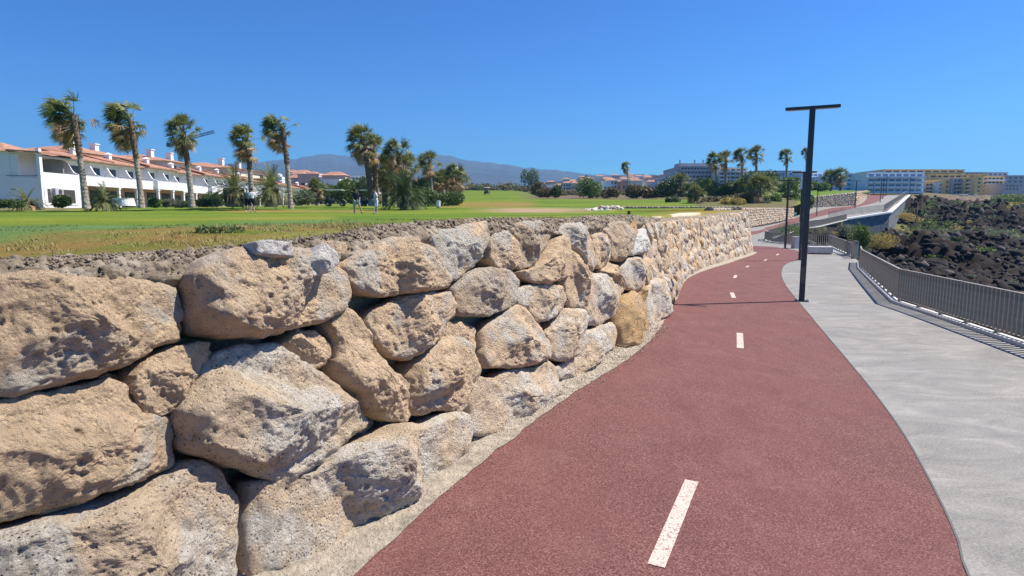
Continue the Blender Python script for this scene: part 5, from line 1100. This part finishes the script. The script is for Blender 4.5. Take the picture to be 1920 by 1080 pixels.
hotel('hotel', 'blue white hotel with balcony bands right behind the nearest lamp', 1504, 1560, 352, 290, 325, 24, 3, M_blue, 'bands', 6, 'hotel')
hotel('hotel', 'blue grey hotel block with a plain wall left of the lamp group', 1582, 1622, 366, 260, 327, 30, 5, M_blue, 'dots', 3, 'hotel', bmat=M_blue)
hotel('hotel', 'large pale blue hotel at the end of the climbing path', 1622, 1730, 372, 250, 325, 34, 5, M_blue, 'bands', 8, 'hotel', bmat=M_blue)
hotel('apartment_block', 'upper ochre apartment block with brown roofs above the blue hotel', 1655, 1806, 350, 420, 319, 40, 5, M_ochre, 'bands', 10, 'building', bmat=M_ochre)
hotel('apartment_block', 'ochre block with dark balconies right of the blue hotel', 1732, 1756, 372, 300, 344, 26, 4, M_ochre, 'bands', 3, 'building', bmat=M_cream)
hotel('apartment_block', 'narrow white block wedged between the ochre blocks', 1757, 1769, 372, 296, 344, 20, 4, M_white, 'dots', 2, 'building')
hotel('apartment_block', 'orange ochre block with plain wall in the middle of the complex', 1769, 1784, 372, 294, 338, 20, 4, M_ochre, 'dots', 2, 'building')
hotel('apartment_block', 'glassy grey balcony block in the centre of the ochre complex', 1784, 1806, 372, 292, 336, 22, 5, M_lgrey, 'bands', 3, 'building', bmat=M_lgrey)
hotel('apartment_block', 'white banded balcony block left of the tall ochre tower', 1806, 1827, 372, 290, 336, 22, 5, M_ochre, 'bands', 3, 'building')
hotel('apartment_block', 'tall plain ochre tower of the complex', 1827, 1840, 370, 286, 332, 20, 5, M_ochre, 'dots', 1, 'building')
hotel('apartment_block', 'ochre block with white balconies at the right end of the complex', 1840, 1880, 370, 292, 332, 22, 5, M_ochre, 'bands', 5, 'building')
hotel('apartment_block', 'ochre block filling in behind the white banded balconies', 1740, 1850, 350, 360, 328, 26, 3, M_ochre, 'both', 9, 'building', bmat=M_ochre)
hotel('apartment_block', 'grey white upper block on the ridge above the ochre complex', 1806, 1888, 345, 450, 324, 26, 3, M_lgrey, 'dots', 9, 'building')
hotel('apartment_block', 'pale lilac block at the right edge of the view', 1886, 1960, 352, 430, 330, 26, 3, M_lgrey, 'dots', 7, 'building')
hotel('long_low_building', 'long low pale building with an awning below the ochre complex', 1800, 1866, 376, 240, 368, 8, 1, M_cream, 'dots', 8, 'building')
hotel('villa', 'grey lilac villa with a curved roof right of the ochre complex', 1882, 1912, 358, 280, 346, 12, 2, M_lgrey, 'dots', 4, 'building')
hotel('hotel', 'white hotel building rising behind the bushes left of the palm clump', 646, 694, 362, 260, 331, 18, 3, M_white, 'bands', 7, 'hotel')
for k, (u0, u1, vt, lab) in enumerate([(878, 892, 349, 'leftmost of the low white houses beyond the fairway'), (894, 906, 346, 'white house behind the small trees beyond the fairway'), (908, 920, 347, 'flat white house in the middle beyond the fairway'), (924, 938, 346, 'wide white house beyond the fairway crest'), (940, 950, 348, 'small white house beyond the fairway crest'), (952, 972, 346, 'rightmost bright white house beyond the fairway')]):
    hotel('white_house', lab, u0, u1, 362, 420, vt, 10, 2, M_white, 'dots', 3, 'house', group='low white houses beyond the fairway')
hotel('church_tower', 'white tower like building at the left foot of the orange town', 1004, 1013, 362, 460, 343, 8, 3, M_white, 'dots', 2, 'building')
# hillside town of small houses
rs = random.Random(12); TW = {}
tones = [M_cream, M_white, simple('terracotta_render', (.52, .27, .17), .85), M_lgrey, simple('pink_render', (.62, .42, .36), .85)]
tn = ['cream', 'white', 'terracotta', 'lilac', 'pink']
def town_house(u, v, Y, w_, h_, tone, rooft, lab, grp):
    p = at(u, v, Y); r = empty('hillside_house', tuple(p), lab, 'house', grp); d = w_ * .8; rk = (round(w_), tone)
    o = bpy.data.objects.new('wall', unitbox(tones[tone], 'w%d' % tone)); col.objects.link(o); o.parent = r; o.location = (0, 0, -4); o.scale = (w_, d, h_ + 4)
    if rooft:
        if 'r' not in TW: m = MB().add([(-.55, -.55, 0), (.55, -.55, 0), (.55, .55, 0), (-.55, .55, 0), (-.2, 0, 1), (.2, 0, 1)], [(0, 1, 5, 4), (2, 3, 4, 5), (3, 0, 4), (1, 2, 5), (3, 2, 1, 0)]).mesh('roof'); m.materials.append(M_tile); TW['r'] = m
        o = bpy.data.objects.new('roof', TW['r']); col.objects.link(o); o.parent = r; o.location = (0, 0, h_); o.scale = (w_, d, 1.4)
    else: o = bpy.data.objects.new('roof', unitbox(tones[tone], 'w%d' % tone)); col.objects.link(o); o.parent = r; o.location = (0, 0, h_); o.scale = (w_ * 1.05, d * 1.05, .5)
    for fl in range(max(1, int(h_ / 3.2))):
        for c in (-.28, .05, .33): put_window(r, c * w_, -d / 2 - .05, .8 + fl * 3.1, w_ * .17, .2, 1.6, M_dark)
        put_window(r, w_ / 2 + .05, 0, .8 + fl * 3.1, .2, d * .3, 1.6, M_dark)
    return r
n = 0
def top_v(u): return float(np.interp(u, [1020, 1060, 1100, 1140, 1180, 1240], [351, 346, 341, 338, 338, 336]))
ORD = ['', 'first', 'second', 'third', 'fourth', 'fifth', 'sixth', 'seventh', 'eighth', 'ninth', 'tenth', 'eleventh', 'twelfth', 'thirteenth', 'fourteenth', 'fifteenth', 'sixteenth', 'seventeenth', 'eighteenth', 'nineteenth', 'twentieth', 'twenty-first', 'twenty-second', 'twenty-third', 'twenty-fourth', 'twenty-fifth', 'twenty-sixth']
rowsT = [(0, 'topmost'), (1, 'second'), (2, 'third'), (3, 'fourth')]
for rw, rn in rowsT:
    u = 1018 + rw * 7
    nn = 0
    while u < 1246:
        v = top_v(u) + 3.0 + rw * 4.8 + rs.uniform(-.8, .8); Y = 640 - rw * 55 + rs.uniform(-10, 10)
        if v < 360 and not (u < 1070 and rw == 3):
            tone = rs.choices([0, 1, 2, 3, 4], [3, 3 if u > 1100 else 1.5, 3, 2, 2])[0]; wd_ = rs.uniform(6.5, 10.5); hh2 = rs.uniform(4.8, 7.2); rt = rs.random() < .6
            nn += 1; town_house(u, v, Y, wd_, hh2, tone, rt, f'{tn[tone]} hill house with {"clay" if rt else "flat"} roof, {ORD[nn]} from the left in the {rn} row', 'small houses of the hillside town'); n += 1
        u += rs.uniform(12, 19)
for k in range(26):
    u = 549 + k * 3.6 + rs.uniform(-1, 1); v = 342 + (u - 548) * .08 + rs.uniform(0, 14); tone = rs.choice([1, 1, 0, 4, 3]); rt = rs.random() < .45
    town_house(u, v, 330 - (v - 340) * 6, rs.uniform(5, 8), rs.uniform(3.5, 5.5), tone, rt, f'{tn[tone]} house, {"clay" if rt else "flat"} roof, {ORD[k + 1]} from the left in the cluster by the stout palm', 'cluster of houses left of the white hotel')
# distant specks of villages on the mountain slope (too small to tell apart)
mb = MB()
for k in range(520):
    u = rs.choice([rs.gauss(600, 60), rs.gauss(780, 40), rs.gauss(985, 25), rs.uniform(380, 1080)]); Y = rs.uniform(2650, 3300); p = at(u, 350.5 - abs(rs.gauss(0, 1)) * 5.5 * (Y - 2500) / 800, Y); s = rs.uniform(2.5, 7)
    t2 = min(max((Y - 2700) / 3300, 0), 1) ** 1.25; zz = (E + 45 * Y / F) * (1 - t2) + (E + 100 * 6000 / F) * t2
    mb.box(p[0] - s, p[0] + s, p[1], p[1] + 8, zz - 10, zz + rs.uniform(4, 9))
o = mb.build('distant_villages', M_white); stuff(o)
# trees of the far tree belts
V, Fq, c = [], [], 0
for k in range(230):
    u = rs.choice([rs.uniform(872, 990), rs.uniform(985, 1260), rs.uniform(1240, 1560), rs.uniform(560, 700), rs.uniform(1000, 1250)]); Y = rs.uniform(262, 480) if u < 1000 else rs.uniform(205, 400)
    p = at(u, 0, Y); z = float(zland(np.array([p[0]]), np.array([p[1]]))[0]); s = rs.uniform(2, 4.2) * (1.2 if u < 1000 else .8)
    v, f = leafcloud(150, s, s, s * .9, .5, k, 4); V.append(v + [p[0], p[1], z - .6]); Fq.append(f + c); c += len(v)
stuff(npmesh('scrub_and_trees', np.vstack(V), np.vstack(Fq), M_bushb, smooth=False))
V, Fq, c = [], [], 0
for k in range(110):
    u = rs.choice([rs.uniform(872, 985), rs.uniform(560, 700), rs.uniform(1240, 1500)]); Y = rs.uniform(262, 420) if u < 1000 else rs.uniform(150, 280)
    p = at(u, 0, Y); z = float(zland(np.array([p[0]]), np.array([p[1]]))[0]); s = rs.uniform(1.8, 3.2)
    v, f = leafcloud(190, s, s, s * 1.1, .45, k + 400, 4); V.append(v + [p[0], p[1], z - .6]); Fq.append(f + c); c += len(v)
stuff(npmesh('tree_belt', np.vstack(V), np.vstack(Fq), M_bush, smooth=False))
# patio furniture and parasols by the terraces
for k, (u, v, lab) in enumerate([(236, 386, 'white cloth covered table outside the terrace houses'), (228, 386, 'second white garden table, left of its twin')]):
    p = at(u, v, 60); r = empty('garden_table', tuple(p), lab, 'table'); MB().cyl((0, 0, .68), (0, 0, .74), .75, .75, 20).build('table_top', M_white, r); MB().cyl((0, 0, 0), (0, 0, .68), .85, .72, 20).build('tablecloth_skirt', M_white, r)

# ------------------------------------------------------------------ golf carts
def cart(u, v, Y, yaw, label, bodymat):
    p = at(u, v, Y); z = float(zland(np.array([p[0]]), np.array([p[1]]))[0]); r = empty('golf_cart', (p[0], p[1], max(z, p[2])), label, 'golf cart', None, yaw)
    MB().prism([(-1.15, .3), (1.2, .3), (1.25, .55), (.95, .85), (.75, .9), (.7, .42), (-.1, .42), (-.1, .62), (-1.15, .75)], 'y', -.55, .55).build('body', bodymat, r, bevel=.03)
    MB().box(-.6, -.1, -.5, .5, .63, .78).box(-.72, -.6, -.5, .5, .66, 1.2).build('seat', M_greyp, r); MB().prism([(-.95, 1.78), (.95, 1.80), (1.0, 1.86), (.8, 1.93), (-.9, 1.91), (-1.0, 1.85)], 'y', -.62, .62).build('canopy', M_white, r, bevel=.02)
    for x, y in ((.78, .5), (.78, -.5), (-.8, .5), (-.8, -.5)): MB().bar((x, y, .8 if x > 0 else .7), (x * .95, y, 1.8), .04).build('canopy_post', M_post, r)
    MB().bar((.55, .25, .8), (.3, .25, 1.05), .03).build('steering_column', M_post, r)
    for x in (.82, -.78):
        for y in (-.56, .56): w_ = MB().cyl((x, y - .09, .24), (x, y + .09, .24), .24, .24, 16).build('wheel', M_dark, r); MB().cyl((x, y - .1, .24), (x, y + .1, .24), .12, .12, 10).build('rim', M_white, w_)
    return r
cart(629, 387, 72, R(5), 'golf cart with white canopy parked before the bushes, left of the walking golfer', M_dark)
cart(693, 387, 72, R(-8), 'dark golf cart with white canopy partly hidden behind the golfer in white', M_dark)
cart(913, 364.5, 170, R(80), 'small dark golf cart far up on the fairway', M_dark)

# ------------------------------------------------------------------ golfers
M_skin = simple('skin', (.50, .29, .20), .6, .06)
def person(u, v, Y, yaw, label, pose, shirt, shorts, hair, cap_=None):
    p = at(u, v, Y); z = float(zland(np.array([p[0]]), np.array([p[1]]))[0]); r = empty('person', (p[0], p[1], max(z, p[2])), label, 'person', None, yaw)
    J = dict(pel=(0, 0, .95, .13), sp=(0, 0, 1.12, .125), ch=(0, 0, 1.32, .15), nk0=(0, 0, 1.45, .075), nk=(0, -.01, 1.52, .055), hd=(0, -.02, 1.60, .078), ht=(0, -.01, 1.69, .085), tp=(0, 0, 1.755, .05), nose=(0, -.115, 1.615, .012), chin=(0, -.075, 1.55, .03))
    for s, n in ((-1, 'r'), (1, 'l')):
        J['sh' + n] = (s * .17, 0, 1.40, .065); J['hip' + n] = (s * .10, 0, .88, .10)
        J['ear' + n] = (s * .09, 0, 1.63, .012)
        k = pose[n]
        J['el' + n], J['wr' + n], J['hn' + n] = (*k[0], .042), (*k[1], .028), (*k[2], .034); J['kn' + n], J['cf' + n], J['an' + n] = (*k[3], .062), (*[(a * .62 + b * .38) for a, b in zip(k[3], k[4])], .058), (*k[4], .040)
        J['he' + n] = (k[4][0], k[4][1] + .03, .045, .042); J['to' + n] = (k[4][0] + s * .03, k[4][1] - .17, .035, .032)
    Ed = [('pel', 'sp'), ('sp', 'ch'), ('ch', 'nk0'), ('nk0', 'nk'), ('nk', 'hd'), ('hd', 'ht'), ('ht', 'tp'), ('hd', 'chin'), ('ht', 'nose')]
    for n in 'rl': Ed += [('ch', 'sh' + n), ('sh' + n, 'el' + n), ('el' + n, 'wr' + n), ('wr' + n, 'hn' + n), ('pel', 'hip' + n), ('hip' + n, 'kn' + n), ('kn' + n, 'cf' + n), ('cf' + n, 'an' + n), ('an' + n, 'he' + n), ('an' + n, 'to' + n), ('ht', 'ear' + n)]
    lean = pose.get('lean', (0, 0)); names = list(J); co = []
    for nme in names:
        x, y, zz, rad = J[nme]
        if zz > .95 and nme[:2] not in ('el', 'wr', 'hn'): x += lean[0] * (zz - .95); y += lean[1] * (zz - .95)
        co.append((x, y, zz))
    fingers = []
    for n in 'rl':
        h = Vector(co[names.index('hn' + n)]); wv = Vector(co[names.index('wr' + n)]); d = (h - wv).normalized(); s = d.cross(Vector((0, 1, 0))); s = s.normalized() if s.length > .1 else Vector((1, 0, 0)); g = s.cross(d)
        for k, L in enumerate((.07, .08, .075, .06)): fingers.append([h + s * (k - 1.5) * .018, h + s * (k - 1.5) * .02 + d * (.03 + L * .5), h + s * (k - 1.5) * .02 + d * (.035 + L * .8) + g * L * .35])
        fingers.append([h - s * .02 - d * .01, h - s * .055 + d * .02, h - s * .06 + d * .05 + g * .01])
    me = bpy.data.meshes.new('body'); me.from_pydata(co, [(names.index(a), names.index(b)) for a, b in Ed], []); me.update(); o = bpy.data.objects.new('body', me); col.objects.link(o)
    sk = o.modifiers.new('s', 'SKIN'); sk.use_smooth_shade = True; o.modifiers.new('u', 'SUBSURF').levels = 1
    for i, nme in enumerate(names): sv = me.skin_vertices[0].data[i]; rd = J[nme][3]; sv.radius = (rd, rd * (.8 if nme in ('ch', 'sp', 'pel') else 1)); sv.use_root = (nme == 'pel')
    bpy.context.view_layer.update(); ev = o.evaluated_get(bpy.context.evaluated_depsgraph_get()); em = bpy.data.meshes.new_from_object(ev); bpy.data.objects.remove(o)
    em.name = 'body'
    bm = bmesh.new(); bm.from_mesh(em)
    fm = MB()
    for fg in fingers: fm.cyl(fg[0], fg[1], .0095, .009, 6).cyl(fg[1], fg[2], .009, .0065, 6)
    t_ = bpy.data.meshes.new('t'); t_.from_pydata(fm.v, [], fm.f); bm.from_mesh(t_); bpy.data.meshes.remove(t_); bm.to_mesh(em); em.materials.clear(); body = link('body', em, M_skin, r)
    # clothes follow the body, pushed a little outward
    def cloth(name, test, mat, off):
        b2 = bmesh.new(); b2.from_mesh(em); b2.normal_update(); bmesh.ops.delete(b2, geom=[f for f in b2.faces if not test(f.calc_center_median())], context='FACES')
        for vt in b2.verts: vt.co += vt.normal * off
        m2 = bpy.data.meshes.new(name); b2.to_mesh(m2); b2.free(); m2.materials.clear(); link(name, m2, mat, r)
    arm = lambda c: abs(c.x - lean[0] * max(c.z - .95, 0)) > .19 and c.z < 1.18
    cloth('shirt', lambda c: .90 < c.z < 1.47 and not (abs(c.x - lean[0] * (c.z - .95)) > .18 and c.z < 1.2) and c.y > -.24, shirt, .016)
    cloth('shorts', lambda c: .50 < c.z <= .98 and abs(c.x) < .24 and c.y > -.3, shorts, .022)
    cloth('shoes', lambda c: c.z < .075, M_white if shorts is not M_dark else M_white, .008)
    hm = MB(); hx, hy = lean[0] * .72, lean[1] * .72
    b3 = bmesh.new(); bmesh.ops.create_uvsphere(b3, u_segments=16, v_segments=10, radius=.104)
    bmesh.ops.delete(b3, geom=[f for f in b3.faces if f.calc_center_median().z < -.02 or (f.calc_center_median().y < -.05 and f.calc_center_median().z < .045)], context='FACES')
    m3 = bpy.data.meshes.new('hair'); b3.to_mesh(m3); b3.free(); link('hair' if not cap_ else 'cap', m3, hair if not cap_ else cap_, r, (hx, hy, 1.685))
    if cap_: MB().prism([(-.08, 0), (.08, 0), (.07, -.08), (0, -.12), (-.07, -.08)], 'z', 0, .012).build('cap_brim', cap_, r, (hx, hy - .085, 1.70))
    return r
pose_walk = {'r': ((-.22, .05, 1.14), (-.18, -.12, .96), (-.12, -.20, .90), (-.16, -.05, .50), (-.15, .04, .09)), 'l': ((.23, .03, 1.14), (.22, -.10, .93), (.20, -.14, .85), (.24, -.10, .52), (.34, -.02, .09)), 'lean': (.02, -.05)}
pose_stand = {'r': ((-.24, .0, 1.16), (-.14, -.20, 1.02), (-.05, -.28, .98), (-.13, -.02, .49), (-.14, .02, .09)), 'l': ((.24, .0, 1.16), (.14, -.20, 1.02), (.03, -.28, .96), (.13, -.02, .49), (.15, .02, .09)), 'lean': (-.03, -.12)}
pose_rest = {'r': ((-.23, .03, 1.13), (-.24, -.05, .90), (-.24, -.08, .81), (-.11, 0, .49), (-.11, .03, .09)), 'l': ((.23, .03, 1.13), (.22, -.08, .92), (.2, -.12, .84), (.11, 0, .49), (.12, .03, .09)), 'lean': (0, 0)}
M_hair = simple('dark_hair', (.03, .02, .015), .6); M_navy = simple('navy_cloth', (.02, .022, .035), .85); M_slate = simple('slate_cloth', (.12, .14, .20), .85); M_pale = simple('pale_cloth', (.70, .68, .70), .85); M_lblue = simple('light_blue_cloth', (.50, .58, .72), .85); M_greyc = simple('grey_cloth', (.36, .35, .38), .85); M_blk = simple('black_cloth', (.015, .014, .016), .85)
ph = at(668, 403, 43.5)
person(669, 403, 43.5, R(12), 'golfer in dark shirt and grey shorts stepping across the green', pose_walk, M_navy, M_greyc, M_hair, M_blk)
person(706, 403, 43.5, R(-60), 'golfer in white shirt and light blue shorts facing the walking golfer', pose_stand, M_pale, M_lblue, M_hair)
person(465, 397.5, 47, R(20), 'golfer in slate blue shirt and black shorts, left of the standing pair', pose_rest, M_slate, M_blk, M_hair)
person(474, 397.5, 46.6, R(-150), 'golfer in white shirt and black shorts, right of the standing pair', pose_rest, M_pale, M_blk, M_hair)
def club(u, v, Y, d, label):
    p = at(u, v, Y); z = float(zland(np.array([p[0]]), np.array([p[1]]))[0]); r = empty('golf_club', (p[0], p[1], max(z, p[2]) + .02), label, 'golf club'); e = Vector(d)
    MB().bar((0, 0, 0), e, .016).build('shaft', M_curb, r); MB().bar(e * .78, e * 1.01, .03).build('grip', M_blk, r); MB().box(-.05, .06, -.03, .03, -.02, .04).build('club_head', M_greyp, r)
club(700, 403, 43.0, (.18, .35, .98), 'golf club held by the golfer in white shirt and light shorts'); club(479, 398, 46.2, (-.42, .1, .86), 'golf club slanting before the pair of standing golfers')

# ------------------------------------------------------------------ air
hz_ = MB().box(-8800, 8800, -60, 6900, -9, 760).build('haze', None); hz_['kind'] = 'stuff'
hm_ = bpy.data.materials.new('air'); hm_.use_nodes = True; nt = hm_.node_tree; nt.nodes.clear(); pv = nt.nodes.new('ShaderNodeVolumePrincipled'); ou = nt.nodes.new('ShaderNodeOutputMaterial')
pv.inputs['Color'].default_value = (.30, .62, 1, 1); pv.inputs['Density'].default_value = 1.6e-4; pv.inputs['Anisotropy'].default_value = .2; lk(nt, pv.outputs[0], ou.inputs['Volume']); hz_.data.materials.append(hm_)
